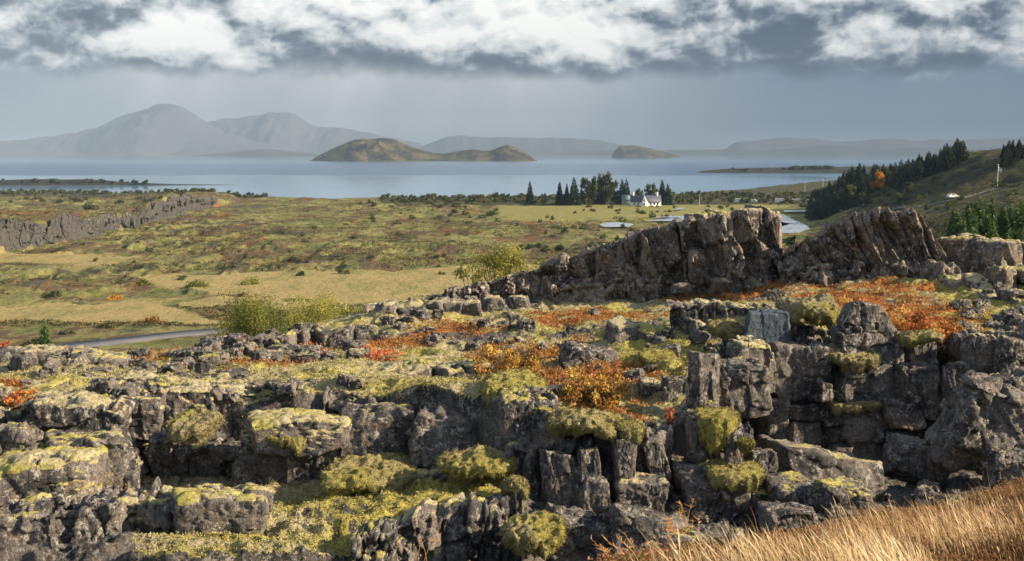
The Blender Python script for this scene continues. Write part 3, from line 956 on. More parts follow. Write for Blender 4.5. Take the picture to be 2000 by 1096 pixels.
# low rocks and mossy steps on the plateau
cliff('rock_ledge', [
    ([(1495, 775, 930, 35.8), (1640, 775, 935, 35.6), (1760, 785, 940, 35.3), (1870, 800, 942, 35.0)], (34, 74), 136, dict(moss=.2, splits=(2, 3), jt=14, n=18, jy=.3)),
    ([(30, 752, 790, 33.0), (250, 748, 780, 33.5), (420, 750, 778, 33.6), (640, 742, 775, 34.0)], (40, 90), 137, dict(moss=.7, splits=(1, 1), jt=9, n=18, jy=.9, thick=1.3, sink=.3)),
    ([(655, 735, 775, 35.5), (760, 728, 772, 35.8), (880, 715, 770, 36.0)], (35, 70), 131, dict(moss=.75, splits=(1, 1), jt=8, n=20, thick=2.2)),
    ([(780, 775, 812, 32.6), (880, 770, 810, 32.4)], (50, 90), 132, dict(moss=.9, splits=(1, 1), jt=6, n=20)),
    ([(730, 600, 640, 54), (840, 592, 632, 55), (1000, 585, 620, 56)], (26, 60), 133, dict(moss=.45, splits=(1, 1), jt=5, n=10, thick=2.2)),
    ([(430, 676, 700, 46), (560, 658, 690, 47.5), (700, 640, 680, 50)], (14, 40), 134, dict(moss=.25, splits=(1, 1), sink=.2, jt=8, n=10, jy=1.2, chip=.045)),
    ([(1190, 640, 690, 40), (1300, 640, 700, 39.4), (1390, 640, 740, 38.6)], (35, 60), 135, dict(moss=.85, splits=(1, 2), jt=10, n=18, jy=.6)),
])


# the two tilted crags on the far edge of the plateau, things of their own
def crag(label, rows, loc, faces=()):
    acc = Acc()
    for (fp_, fs_, kw_) in faces:
        rock_face(acc, fp_, fs_, **kw_)
    for rw in rows:
        column_row(acc, *rw[:3], **rw[3])
    V = np.concatenate(acc.V); loc = np.array(loc, float)
    acc.V = [V - loc]
    return tag(link('rock_outcrop', acc.mesh('rock_outcrop', M['cragrock'], False), loc), label, 'rock outcrop')


crag('long tilted basalt crag rising from a low left tail to two dark knobs', [
    ([(1362, 418, 480, 57.2), (1408, 414, 470, 57.2)], (24, 30), 203, dict(moss=.75, splits=(1, 1), jt=2, n=24, thick=2.5)),
    ([(1446, 416, 500, 56.8), (1512, 416, 540, 56.8)], (26, 32), 204, dict(moss=.6, splits=(1, 1), jt=3, n=24, thick=2.5)),
], W(1200, 600, 58), [
    ([(720, 606, 640, 56.5), (800, 594, 628, 57.0), (880, 574, 614, 57.4), (960, 555, 606, 57.8), (1060, 526, 600, 58.0), (1160, 494, 594, 58.0), (1240, 468, 590, 57.8), (1310, 446, 586, 57.5), (1375, 430, 580, 57.2)], 201,
     dict(cs=(.8, 2.2), amp=.62, lean=-.16, over=5.5, fall=1.2, moss=.4, res=.055, crack=.12, jt=.16, back=True)),
    ([(1345, 440, 584, 56.6), (1400, 424, 580, 56.2), (1440, 422, 578, 55.9), (1500, 421, 576, 55.8), (1525, 440, 574, 56.0), (1540, 520, 574, 56.6)], 202,
     dict(cs=(.85, 1.7), amp=.75, lean=-.12, over=3.0, fall=1., moss=.35, res=.055, crack=.14, jt=.2, back=True)),
    ([(1070, 562, 606, 57.0), (1180, 548, 600, 56.9), (1270, 540, 594, 56.7), (1320, 560, 588, 56.8)], 205, dict(cs=(.5, 1.0), amp=.4, over=1., moss=.3, res=.06)),
])
crag('steep crag of leaning grey columns with sunlit right edges, right of the notch', [], W(1700, 575, 53.5), [
    ([(1535, 500, 575, 55.0), (1600, 470, 576, 54.6), (1680, 445, 580, 54.0), (1720, 428, 584, 53.6), (1760, 419, 588, 53.2), (1845, 421, 592, 52.8), (1864, 438, 602, 52.9), (1884, 520, 610, 53.4)], 211,
     dict(cs=(.72, 3.2), amp=.8, lean=-.26, over=3.5, fall=1., moss=.15, res=.055, crack=.12, jt=.18, back=True, small=.42)),
    ([(1545, 535, 582, 53.6), (1640, 525, 584, 53.2), (1700, 520, 588, 52.7), (1790, 530, 598, 52.2), (1890, 545, 614, 51.4)], 213, dict(cs=(.8, .9), amp=.6, over=1.5, moss=.5, res=.06, jt=.5, lean=-.1)),
])
crag('low broken outcrop with yellow moss tops beside the young green spruces', [
    ([(1862, 478, 560, 53), (1900, 466, 560, 52.5), (1950, 470, 560, 52), (1990, 480, 560, 52), (2080, 482, 560, 52)], (28, 50), 221, dict(moss=.75, splits=(1, 2), jt=8, n=18, thick=2.2, jy=.6)),
    ([(1862, 540, 620, 49.5), (1960, 530, 620, 49), (2080, 520, 610, 49)], (28, 55), 222, dict(moss=.7, splits=(1, 2), jt=16, n=18, thick=1.8, jy=.8)),
    ([(1850, 590, 660, 45.5), (1960, 585, 660, 45), (2080, 575, 650, 45)], (26, 50), 223, dict(moss=.75, splits=(1, 2), jt=14, n=18, thick=1.6, jy=.8)),
], W(1950, 600, 50))

# the fissure wall far out on the plain
facc = Acc()
rock_face(facc, [(-160, 442, 520, 340), (0, 438, 502, 372), (60, 442, 494, 392), (130, 432, 482, 415), (200, 440, 472, 450), (262, 430, 460, 505)], 141, cs=(5., 3.4), amp=2.6, over=12, moss=.6, res=.4, crack=.4, jt=4.2, fall=1., mthick=.3)
rock_face(facc, [(215, 440, 462, 470), (262, 424, 456, 515), (320, 400, 440, 570), (342, 388, 436, 610), (385, 388, 422, 680), (425, 392, 410, 760)], 142, cs=(5., 4.), amp=2.6, over=14, moss=.6, res=.45, crack=.4, jt=3.6, fall=1., mthick=.3)


def mat_farrock():
    m, t = new_mat('far_lava_wall')
    P = t.pos()
    c = t.mix(t.noise(P, .35, 6, .7), (.028, .029, .03), (.13, .125, .115))
    c = t.mix(t.map(t.m('ADD', t.attr('moss'), t.m('MULTIPLY', t.m('SUBTRACT', t.noise(P, .4, 4), .5), .8)), .45, .65), c, (.2, .18, .06))
    finish(t, c, .9, t.noise(P, .8, 6, .7), .9, 1.0, .15)
    return m


M['farrock'] = mat_farrock()
tag(link('cliff', facc.mesh('cliff', M['farrock'], False)), kind='structure')


# ------------------------------------------------------------------ single boulders and blocks
def boulder(px0, py0, px1, py1, d, label, dep=.9, moss=.4, seed=None, n=38, p=60, cuts=9, chip=.030, rough=.02, yaw=.15, tx=0., ty=0., thick=.045, mat='rock', name='boulder', cat='boulder', group=None, sink=.1, cutmin=.66, jit=.14):
    cx, cy = (px0 + px1) / 2, (py0 + py1) / 2
    k = AX(cy, d)
    w = (px1 - px0) * k; h = (py1 - py0) * k * 1.02
    seed = seed if seed is not None else int(px0 * 7 + py0 * 13)
    V, F, m = rock((w, w * dep, h + sink), seed, n=n, p=p, cuts=cuts, chip=chip, rough=rough, yaw=yaw, tx=tx, ty=ty, moss=moss, thick=thick, cutmin=cutmin, jit=jit)
    c = W(cx, cy, d); c[1] = d + w * dep * .45
    lo = V[:, 2].min()
    V = V - np.array([0, 0, lo])
    loc = c + np.array([0, 0, lo - sink / 2])
    return tag(link(name, mk_mesh(name, V, F, M[mat], {'moss': m}, False), loc), label, cat, group)


M['bluerock'] = mat_simple('blue_grey_rock_face', (.035, .055, .075), .8, (.07, .09, .11), 2.5, .7)
M['whiterock'] = mat_simple('white_stone', (.6, .6, .6), .8, (.8, .8, .8), 5, .5)
B = boulder
B(1650, 594, 1742, 668, 35.6, 'dark angular boulder with a pointed top standing on the cliff edge beside the orange shrubs', dep=.8, moss=.05, ty=.25, cuts=9, cutmin=.55)
B(1640, 640, 1768, 738, 35.4, 'broad dark block under the pointed boulder, directly above the flat green moss cushion', dep=.8, moss=.15)
B(1452, 612, 1532, 692, 35.8, 'blue-grey smooth-faced block leaning out of the upper cliff edge', dep=.6, moss=.1, mat='bluerock', ty=.12, cuts=3, chip=.02)
B(1393, 708, 1507, 815, 33.4, 'big bare-faced dark boulder jutting out of the cliff below a mossy shoulder', dep=.8, moss=.25, p=24, cuts=7, chip=.03, seed=5)
B(1350, 690, 1404, 830, 28.8, 'tall tan rock face catching the sun, between the bright moss slope and the bare-faced boulder', dep=1.0, moss=.35, yaw=.55, cuts=4)
B(1425, 668, 1512, 770, 34.6, 'mossy shoulder rock leaning on the bare-faced jutting boulder', dep=.8, moss=.85, thick=.07)
B(1487, 676, 1628, 778, 35.4, 'wide dark lichen-spotted block beneath the blue-grey block', dep=.7, moss=.15, ty=.1, seed=9)
B(1598, 748, 1628, 784, 35.0, 'small square stone wedged under the right end of the wide lichen-spotted block', moss=0, n=16)
B(1632, 728, 1765, 796, 35.4, 'wide stone course between the two flat moss cushions on the right wall', dep=.6, moss=.1)
B(1638, 806, 1755, 860, 35.2, 'long dark stone course below the thin moss strip', dep=.6, moss=.1)
B(1498, 855, 1640, 925, 35.6, 'long rectangular base block at the foot of the right wall', dep=.5, moss=.05, cuts=3)
B(1765, 712, 1842, 785, 35.0, 'overhanging block with a red plant tuft in its crack', dep=.7, moss=.1)
B(1772, 660, 1835, 716, 35.8, 'square dark block under the moss lip at the orange shrubs', dep=.7, moss=.2)
B(1890, 655, 1950, 722, 35.0, 'squared column head with a green moss cap on the right wall', dep=.8, moss=.55)
B(1850, 712, 1905, 775, 34.6, 'pale-edged broken stone halfway down the right wall', dep=.8, moss=.2)
B(1948, 668, 2015, 740, 34.5, 'dark wall block cut by the right picture edge above the huge boulder', moss=.2)
B(1960, 728, 2030, 790, 33.0, 'flat-topped grey slab leaning behind the huge right boulder', moss=.15, ty=-.2)
B(1862, 758, 2040, 935, 30.2, 'huge rough boulder at the right edge just above the golden grass', dep=.8, moss=.25, n=44, cuts=9, cutmin=.6, ty=.3, seed=77, chip=.05)
B(1740, 868, 1862, 952, 31.2, 'pointed boulder with sunlit right side at the foot of the right wall', dep=.8, moss=.15, cuts=9, cutmin=.5, ty=.2)
B(1940, 890, 2020, 950, 28.5, 'grey lichened rock tucked below the huge right boulder', moss=.2)
B(1528, 902, 1745, 985, 29.2, 'broad pale slab sloping down behind the grass knoll', dep=1.0, moss=.35, ty=.16, cuts=8, cutmin=.55, n=36)
B(1502, 950, 1618, 1002, 26.5, 'rounded lip of rock overhanging a dark hollow left of the grass', dep=1.0, moss=.25, p=24, chip=.02)
B(1600, 955, 1700, 1012, 26.0, 'dark mossy boulder half sunk in the red-brown heath', dep=1.0, moss=.5, p=24)
B(1500, 1000, 1600, 1075, 25.4, 'shadowed rock in the hollow under the rounded lip', moss=.0)
B(1342, 942, 1514, 1050, 26.9, 'large rectangular dark block with pale streaks in the bottom of the gorge', dep=.7, moss=.3, cuts=4, n=34, ty=.04)
B(1310, 908, 1408, 962, 27.5, 'low lichen-crusted rock on top of the large rectangular block', dep=1.1, moss=.3)
B(1463, 880, 1518, 952, 27.6, 'small smooth grey block in the gorge below the yellow moss tuft', moss=.05, cuts=4)
B(1418, 838, 1452, 925, 27.4, 'leaning grey slab standing upright beside the hanging moss', moss=.0, ty=-.1, dep=.7, cuts=3)
B(1345, 818, 1380, 898, 27.7, 'upright dark column with a sunlit right edge beside the hanging moss', moss=.1, dep=.9, cuts=2, n=16)
B(1265, 855, 1305, 945, 27.2, 'thin leaning splinter of rock left of the upright dark column', moss=.15, ty=-.25, dep=.7)
B(1202, 940, 1308, 1028, 26.6, 'smooth-faced dark block with rounded right end in the lower middle', moss=.35, dep=.7, cuts=4, thick=.05)
B(1128, 938, 1195, 1022, 26.5, 'wedge-shaped faceted block below the short columns in the middle', moss=.1, dep=.8, cuts=9, cutmin=.55)
B(1200, 862, 1242, 945, 26.9, 'square-headed column with a straight lit right edge in the middle cliff', moss=.3, dep=1.0, cuts=2)
B(1062, 892, 1130, 1010, 26.9, 'tall dark column face left of the wedge-shaped block', moss=.15, dep=.8, cuts=3)
B(1130, 882, 1172, 942, 26.9, 'short flat-topped column above the wedge-shaped block', moss=.25, dep=.9, cuts=3)
B(1180, 1020, 1360, 1120, 25.0, 'great bottom slab right of the slanting crack', dep=.8, moss=.1, ty=.3, cuts=5)
B(1060, 1025, 1225, 1120, 25.3, 'lichen-covered slab left of the slanting crack', dep=.8, moss=.1, ty=.25, cuts=5)
B(975, 768, 1082, 880, 28.3, 'rounded grey boulder under the bright yellow-green moss cap', dep=.8, moss=.55, p=24, chip=.03, thick=.07)
B(1052, 758, 1102, 812, 29.8, 'small angular grey stone beside the orange shrub', moss=.05, cuts=8)
B(652, 800, 815, 940, 29.2, 'large square lichen-speckled boulder in the middle of the left wall', dep=.7, moss=.2, cuts=5, n=40, ty=-.03)
B(800, 808, 935, 912, 28.9, 'rounded brown-topped boulder right of the large square one', dep=.8, moss=.25, p=24, ty=.15, n=34)
B(845, 782, 992, 870, 29.9, 'streaked dark block with a straight top behind the brown-topped boulder', dep=.6, moss=.25, cuts=3)
B(1098, 690, 1212, 742, 36.0, 'dark long slab lying above the yellow shrubs', dep=.8, moss=.35, ty=.12)
B(1252, 752, 1306, 806, 31.2, 'rounded mossy stone with a shadowed underside right of the yellow shrubs', moss=.55, p=24)
B(1292, 744, 1358, 820, 30.6, 'grey lichened boulder below the bright moss slope', moss=.1, cuts=8)
B(1232, 735, 1262, 775, 33.0, 'small pale stone above the mossy round stone', moss=.05, n=16)
B(325, 978, 512, 1062, 24.9, 'bulky boulder in the lower left with thick moss on its left side', dep=.8, moss=.6, p=24, thick=.08, n=34)
B(555, 862, 655, 968, 29.0, 'smooth square block with a sharp sunlit right edge, left of the large square boulder', dep=.8, moss=.3, cuts=3, n=30)
B(448, 868, 562, 968, 29.1, 'rough square block left of the smooth square one in the left wall', dep=.8, moss=.3, cuts=4, n=30)
B(220, 785, 314, 858, 29.7, 'block with a mossy ledge at the left end of the straight wall', dep=.7, moss=.6, cuts=3)
B(310, 762, 405, 842, 30.2, 'overhanging mossy-topped block second from the left end of the straight wall', dep=.8, moss=.8, cuts=3, thick=.07)
B(470, 826, 662, 885, 28.6, 'long mossy shelf stone above the two square blocks', dep=.6, moss=.9, p=24, thick=.12, n=32)
B(290, 848, 332, 882, 28.6, 'small rounded stone left of the hanging moss lump', moss=.1, p=24, n=18)
B(30, 785, 222, 892, 28.4, 'large bulging rock at the left edge with a pale mossy rim', dep=.7, moss=.55, p=24, cuts=8, n=40, ty=.12, chip=.04)
B(55, 865, 236, 965, 27.2, 'craggy dark rock under the bulging one at the left edge', dep=.7, moss=.4, cuts=9, n=36, chip=.045)
B(-40, 842, 60, 935, 27.0, 'brown-tinged rock cut by the left picture edge', moss=.3, chip=.04)
B(-40, 905, 178, 1010, 25.9, 'moss-draped boulder with a deep green hollow at the left edge', dep=.8, moss=.95, p=24, thick=.08, n=36)
B(80, 1000, 215, 1115, 24.2, 'pale pinkish rock face in the bottom left corner catching the sun', dep=.8, moss=.15, chip=.08, n=34)
B(-40, 1015, 100, 1115, 23.6, 'dark shaded rock in the very bottom left corner', moss=.3, chip=.04)
B(185, 925, 262, 1015, 27.4, 'broken reddish rock beside the dry grass tuft in the left gully', moss=.2, chip=.045)
B(-20, 690, 62, 742, 40.0, 'dark ridge rock with red plants at the left picture edge', moss=.35, cuts=8, n=22)
B(20, 682, 118, 735, 40.6, 'humped lichened ridge rock second from the left edge', moss=.4, p=24, n=24)
B(125, 696, 235, 742, 40.2, 'dark overhanging ridge slab with a pale sunlit back in the left of the plateau', moss=.5, ty=.18, p=24, n=26)
B(252, 722, 290, 742, 40.2, 'small bright white stone lying on the plateau', mat='whiterock', name='stone', cat='stone', cuts=9, cutmin=.5, moss=0, n=20)
B(1370, 606, 1400, 640, 41.0, 'dark short column in the low mossy step left of the blue-grey block', moss=.3, n=20)
B(1500, 566, 1536, 586, 50.0, 'small square dark stone among the orange heath below the notch', moss=.1, n=20)
B(1318, 556, 1355, 570, 55.0, 'flat dark stone at the foot of the long tilted crag', moss=.05, n=20)
B(640, 545, 668, 572, 330, 'black lava stump standing alone on the pale meadow edge', moss=.1, n=20, mat='farrock', chip=.1)

# loose lava stones strewn over the plateau
rs = np.random.RandomState(7)
protos = []
for i in range(7):
    V, F, m = rock((1, rs.uniform(.7, 1.0), rs.uniform(.45, .75)), 900 + i, n=18, p=24, cuts=7, chip=.06, rough=.06, moss=.3, thick=.05)
    protos.append(mk_mesh('stone', V, F, M['rock'], {'moss': m}))
ZONES = [(46, (0, 720), (728, 800), (.2, .75), 'mossy grey stone on the plateau top just above the left wall', 'stones on the plateau top above the left wall'),
         (70, (380, 720), (640, 712), (.25, .95), 'dark lava stone lying among red plants on the plateau edge left of the long crag', 'lava stones on the plateau edge'),
         (45, (20, 420), (690, 735), (.2, .7), 'dark stone in the heath along the left plateau edge', 'stones in the heath of the left plateau edge'),
         (40, (740, 1080), (600, 690), (.25, .8), 'grey stone scattered on the mossy rise below the tail of the long crag', 'stones below the long crag'),
         (30, (1100, 1400), (600, 740), (.2, .7), 'small grey stone in the moss of the middle plateau', 'stones in the middle plateau moss'),
         (40, (1860, 2010), (520, 655), (.3, .9), 'rough stone on the moss-yellow rubble slope at the right', 'stones of the right rubble slope'),
         (24, (1520, 1880), (950, 1000), (.15, .5), 'stone half hidden in the red-brown heath above the golden grass', 'stones at the top of the grass knoll'),
         (26, (1180, 1520), (1020, 1090), (.2, .6), 'broken stone in the shaded gorge bottom behind the grass', 'stones in the gorge bottom')]


def on_ground(px, py, d0, d1, n=140):
    """first point where the sight line meets the terrain between two distances"""
    d = np.linspace(d0, d1, n)
    p = W(np.full(n, px), np.full(n, py), d)
    h = height(p[:, 0], p[:, 1])
    k = np.nonzero(p[:, 2] <= h)[0]
    return None if len(k) == 0 else np.array([p[k[0], 0], p[k[0], 1], h[k[0]]])


for (cnt, xr, yr, sr, lab, grp) in ZONES:
    for i in range(cnt):
        q = on_ground(rs.uniform(*xr), rs.uniform(*yr), 14 if yr[0] > 940 else 26, 86)
        if q is None: continue
        o = bpy.data.objects.new('stone', protos[rs.randint(7)]); COL.objects.link(o)
        s = sr[0] + (sr[1] - sr[0]) * rs.rand() ** 2
        o.location = (q[0], q[1], q[2] + s * .12); o.scale = (s * rs.uniform(.8, 1.4), s, s * rs.uniform(.7, 1.2)); o.rotation_euler = (rs.uniform(-.3, .3), rs.uniform(-.3, .3), rs.uniform(0, 6.3))
        tag(o, lab, 'stone', grp)


# moss cushions, thick woolly pads of their own
def mat_moss():
    m, t = new_mat('woolly_moss')
    P = t.pos()
    mc, mn, m3 = moss_colour(t, P)
    yc = t.mix(t.map(mn, .25, .62), (.20, .17, .04), (.68, .60, .17))
    yc = t.mix(t.map(m3, .5, .66, 0, .85), yc, (.075, .07, .02))
    c = t.mix(t.attr('tone'), mc, yc)
    finish(t, c, .95, t.m('ADD', t.m('MULTIPLY', mn, 1.6), t.noise(P, 32, 3, .6)), 1., .16, .1)
    return m


M['moss'] = mat_moss()


def cushion(px0, py0, px1, py1, d, label, dep=.9, tone=.5, seed=1, drape=.35):
    cx, cy = (px0 + px1) / 2, (py0 + py1) / 2; k = AX(cy, d)
    w = (px1 - px0) * k; h = (py1 - py0) * k
    V, F, _ = rock((w * 1.2, w * dep * 1.3, h * .46), seed, n=36, p=3.2, cuts=4, chip=0, rough=.06, moss=0, tx=.12)
    nr = vnormals(V, F); off = seed * 3.1
    b = np.abs(fbm(V * np.array([4.5, 4.5, 2.0]) + off, 4, seed) - .5) * 2
    V = V + nr * ((.35 - b) * .20 * min(1, h * 1.4))[:, None]
    V[:, 2] += (fbm(V * np.array([2, 2, .1]) + off, 3, seed + 4) - .5) * .5 * h
    if drape:
        k2 = sst(0, -h / 2, V[:, 2]); V[:, 2] -= k2 * drape * fbm(V * 5 * np.array([1, 1, .2]) + off, 3, seed + 2) * (V[:, 1] < 0)
    c = W(cx, py0 * .62 + cy * .38, d); c[1] = d + w * dep * .60
    # short fibres over the pad
    nr = vnormals(V, F); rr = np.random.RandomState(seed + 400)
    k = np.concatenate([rr.choice(len(V), 1900), np.nonzero(nr[:, 2] < .1)[0][::3]])
    P0 = V[k] + rr.normal(size=(len(k), 3)) * w * .012
    ax = nr[k] + rr.normal(size=(len(k), 3)) * .45 + np.array([0, 0, -.35]); ax /= np.linalg.norm(ax, axis=1, keepdims=True)
    bx_ = np.cross(ax, rr.normal(size=(len(k), 3))); bx_ /= np.linalg.norm(bx_, axis=1, keepdims=True)
    ln = rr.uniform(.02, .055, (len(k), 1)); n0 = len(V)
    Q = np.stack([P0 - bx_ * .008, P0 + bx_ * .008, P0 + ax * ln + bx_ * .004, P0 + ax * ln - bx_ * .004], 1).reshape(-1, 3)
    V = np.concatenate([V, Q]); F = np.concatenate([F, n0 + np.arange(len(Q)).reshape(-1, 4)])
    lo = V[:, 2].min(); V = V - np.array([0, 0, lo])
    return tag(link('moss_cushion', mk_mesh('moss_cushion', V, F, M['moss'], {'tone': np.full(len(V), tone * .7)}), c + np.array([0, 0, lo])), label, 'moss')


C = cushion
C(1634, 698, 1728, 748, 34.9, 'flat green moss cushion with a yellow right tip on a ledge of the right wall', tone=.45, seed=1)
C(1634, 790, 1722, 814, 34.9, 'thin dark green moss strip below the flat moss cushion of the right wall', tone=.4, seed=2, dep=.6)
C(1764, 655, 1836, 686, 35.2, 'green moss lip hanging over the edge below the orange shrubs', tone=.4, seed=3, dep=.7)
C(1393, 638, 1456, 673, 36.0, 'rounded moss pad left of the blue-grey block', tone=.55, seed=4)
C(1372, 815, 1446, 834, 27.4, 'bright yellow moss hanging in strands over the upright column', tone=1., seed=5, drape=1.6)
C(1396, 926, 1490, 956, 26.6, 'yellow-green moss pad on top of the large rectangular block', tone=.85, seed=6)
C(998, 1044, 1110, 1110, 23.8, 'round straw-coloured moss hump at the bottom edge of the picture', tone=.35, seed=7)
C(325, 828, 415, 894, 28.0, 'bulging moss lump hanging from the left wall', tone=.3, seed=8, drape=.3)
C(1080, 826, 1212, 882, 27.0, 'long mossy brow above the middle columns', tone=.6, seed=9, dep=.6, drape=.2)
C(1205, 835, 1256, 872, 27.0, 'small mossy brow right of the long one above the middle columns', tone=.55, seed=10)
C(520, 856, 592, 888, 28.3, 'dark green moss in the hollow under the long shelf stone', tone=.8, seed=11)
C(640, 930, 800, 992, 27.4, 'knobbly golden moss mound in front of the large square boulder', tone=.6, seed=12)
C(1450, 864, 1474, 888, 27.0, 'small bright yellow moss tuft beside the small smooth block', tone=1., seed=13)
C(945, 752, 1062, 790, 29.0, 'bright yellow-green moss cap over the rounded grey boulder', tone=.9, seed=14, drape=.5)
C(1262, 700, 1330, 728, 34.5, 'low yellow moss swell at the top of the bright slope right of the golden birch', tone=.85, seed=15, dep=1.2)
C(1325, 738, 1392, 772, 32.2, 'yellow moss swell spilling down beside the bare-faced jutting boulder', tone=.95, seed=25, dep=1.2, drape=.3)
C(1540, 598, 1660, 655, 37.0, 'pale grey-green moss dome left of the pointed boulder', tone=.0, seed=16)
C(985, 948, 1026, 1008, 26.0, 'small moss shoulder at the right end of the mossy ledge', tone=.6, seed=17)
C(860, 905, 1012, 955, 27.0, 'golden moss ridge leading to the middle columns', tone=.7, seed=18, dep=.5)
# ------------------------------------------------------------------ vegetation
def leaf_quads(C3, size, r, up=.3, asp=.55, tone=None):
    """one small leaf (or spray) per centre, turned at random"""
    n = len(C3)
    a = r.normal(size=(n, 3)); a[:, 2] += up; a /= np.linalg.norm(a, axis=1, keepdims=True)
    b = np.cross(a, r.normal(size=(n, 3))); b /= np.linalg.norm(b, axis=1, keepdims=True)
    s = (size * r.uniform(.6, 1.3, n))[:, None]
    V = np.stack([C3 - a * s, C3 + b * s * asp, C3 + a * s, C3 - b * s * asp], 1).reshape(-1, 3)
    F = np.arange(n * 4).reshape(n, 4)
    t = np.repeat(r.uniform(0, 1, n) if tone is None else tone, 4)
    return V, F, t


def clump_points(n, ell, r, shell=.55):
    """points spread through a set of ellipsoids (cx,cy,cz,rx,ry,rz)"""
    ell = np.array(ell, float)
    w = ell[:, 3] * ell[:, 4] * ell[:, 5]; w = w ** .75
    k = r.choice(len(ell), n, p=w / w.sum())
    d = r.normal(size=(n, 3)); d /= np.linalg.norm(d, axis=1, keepdims=True)
    rad = (shell + (1 - shell) * r.rand(n)) * (1 + .18 * r.normal(size=n))
    P = ell[k, :3] + d * rad[:, None] * ell[k, 3:]
    tone = np.clip(.5 + (r.rand(len(ell))[k] - .5) * .9 + (r.rand(n) - .5) * .55, 0, 1)
    return P, tone


def tube(acc, p0, p1, r0, r1, n=6):
    p0 = np.array(p0, float); p1 = np.array(p1, float)
    d = p1 - p0; d /= np.linalg.norm(d)
    a = np.cross(d, [.3, .9, .2]); a /= np.linalg.norm(a); b = np.cross(d, a)
    th = np.linspace(0, 2 * math.pi, n, endpoint=False)
    ring = np.cos(th)[:, None] * a + np.sin(th)[:, None] * b
    V = np.concatenate([p0 + ring * r0, p1 + ring * r1])
    F = [(i, (i + 1) % n, n + (i + 1) % n, n + i) for i in range(n)]
    acc.add(V, F)


def bx(acc, x0, x1, y0, y1, z0, z1):
    V = [(x, y, z) for z in (z0, z1) for (x, y) in ((x0, y0), (x1, y0), (x1, y1), (x0, y1))]
    acc.add(np.array(V, float), [(3, 2, 1, 0), (4, 5, 6, 7), (0, 1, 5, 4), (1, 2, 6, 5), (2, 3, 7, 6), (3, 0, 4, 7)])


M['conifer'] = mat_leaf('conifer_needles', [(.2, (.008, .018, .014)), (.55, (.018, .038, .024)), (.85, (.045, .075, .035))], .12)  # kept dark and bluish, with cloud shadow included in the needle colour
M['young'] = mat_leaf('young_spruce_needles', [(.2, (.03, .065, .02)), (.55, (.07, .13, .035)), (.85, (.13, .19, .05))], .25)
M['birch'] = mat_leaf('birch_leaves', [(.2, (.025, .045, .015)), (.55, (.06, .09, .025)), (.85, (.14, .15, .04))], .3)
M['willow'] = mat_leaf('willow_leaves', [(.15, (.035, .055, .012)), (.5, (.11, .14, .025)), (.85, (.28, .27, .06))], .4)
M['lime'] = mat_leaf('yellow_green_leaves', [(.15, (.10, .12, .02)), (.5, (.26, .26, .05)), (.85, (.45, .42, .12))], .4)
M['gold'] = mat_leaf('golden_leaves', [(.15, (.35, .13, .01)), (.5, (.60, .28, .02)), (.85, (.75, .42, .05))], .4)
M['olive'] = mat_leaf('olive_shrub_leaves', [(.15, (.03, .045, .02)), (.5, (.07, .085, .03)), (.85, (.15, .14, .045))], .25)
M['rust'] = mat_leaf('rust_leaves', [(.1, (.10, .07, .025)), (.3, (.32, .10, .03)), (.55, (.55, .20, .05)), (.72, (.60, .30, .08)), (.9, (.42, .38, .12))], .4)
M['amber'] = mat_leaf('amber_leaves', [(.1, (.12, .08, .03)), (.35, (.28, .15, .035)), (.6, (.48, .26, .05)), (.8, (.52, .36, .09)), (.95, (.30, .30, .08))], .4)
M['red'] = mat_leaf('red_leaves', [(.1, (.16, .05, .025)), (.4, (.45, .11, .045)), (.7, (.58, .20, .08)), (.92, (.40, .30, .10))], .4)
M['bark'] = mat_simple('bark', (.05, .042, .035), .9, (.13, .11, .09), 8, .4)
M['twig'] = mat_simple('pale_twigs', (.16, .13, .10), .9, (.25, .22, .18), 8)


def conifer_meshes(name, h, rb, seed, mat, n=1500, skirt=.06):
    r = np.random.RandomState(seed)
    z = (skirt + (1 - skirt) * (1 - np.sqrt(r.rand(n)))) * h
    ph = r.uniform(0, 2 * math.pi, n)
    prof = rb * (1 - z / h) ** .85 * (.75 + .35 * np.sin(z / h * 60 + 2 * np.sin(ph * 3 + seed)) * (1 - z / h)) + .04 * h * .3
    rad = prof * np.sqrt(r.uniform(.15, 1.1, n))
    P = np.stack([rad * np.cos(ph), rad * np.sin(ph), z - rad * .28], -1)
    a = np.stack([np.cos(ph), np.sin(ph), np.full(n, -.35)], -1) + r.normal(size=(n, 3)) * .35
    a /= np.linalg.norm(a, axis=1, keepdims=True)
    b = np.cross(a, r.normal(size=(n, 3))); b /= np.linalg.norm(b, axis=1, keepdims=True)
    s = (h * .045 * (.6 + .8 * r.rand(n)) * (1.15 - .6 * z / h))[:, None]
    V = np.stack([P - a * s, P + b * s * .4, P + a * s, P - b * s * .4], 1).reshape(-1, 3)
    F = np.arange(n * 4).reshape(n, 4)
    tone = np.repeat(np.clip(.25 + .5 * rad / np.maximum(prof, .01) + r.uniform(-.3, .3, n), 0, 1), 4)  # inner needles toned down, painting the crown's shade toward the trunk
    crown = mk_mesh('crown', V, F, M[mat], {'tone': tone}, smooth=False)
    t = Acc(); tube(t, (0, 0, -.3), (0, 0, h * .96), h * .022, h * .004)
    return crown, t.mesh('trunk', M['bark'])


def conifer_proto(name, h, rb, seed, mat, n=1500):
    c, t = conifer_meshes(name, h, rb, seed, mat, n)
    return c, t


def put_tree(name, meshes, loc, rz, sc, label, cat, group=None):
    o = thing(name, label, cat, loc, rz, group)
    o.scale = sc if isinstance(sc, tuple) else (sc, sc, sc)
    link('crown', meshes[0], parent=o); link('trunk', meshes[1], parent=o)
    return o


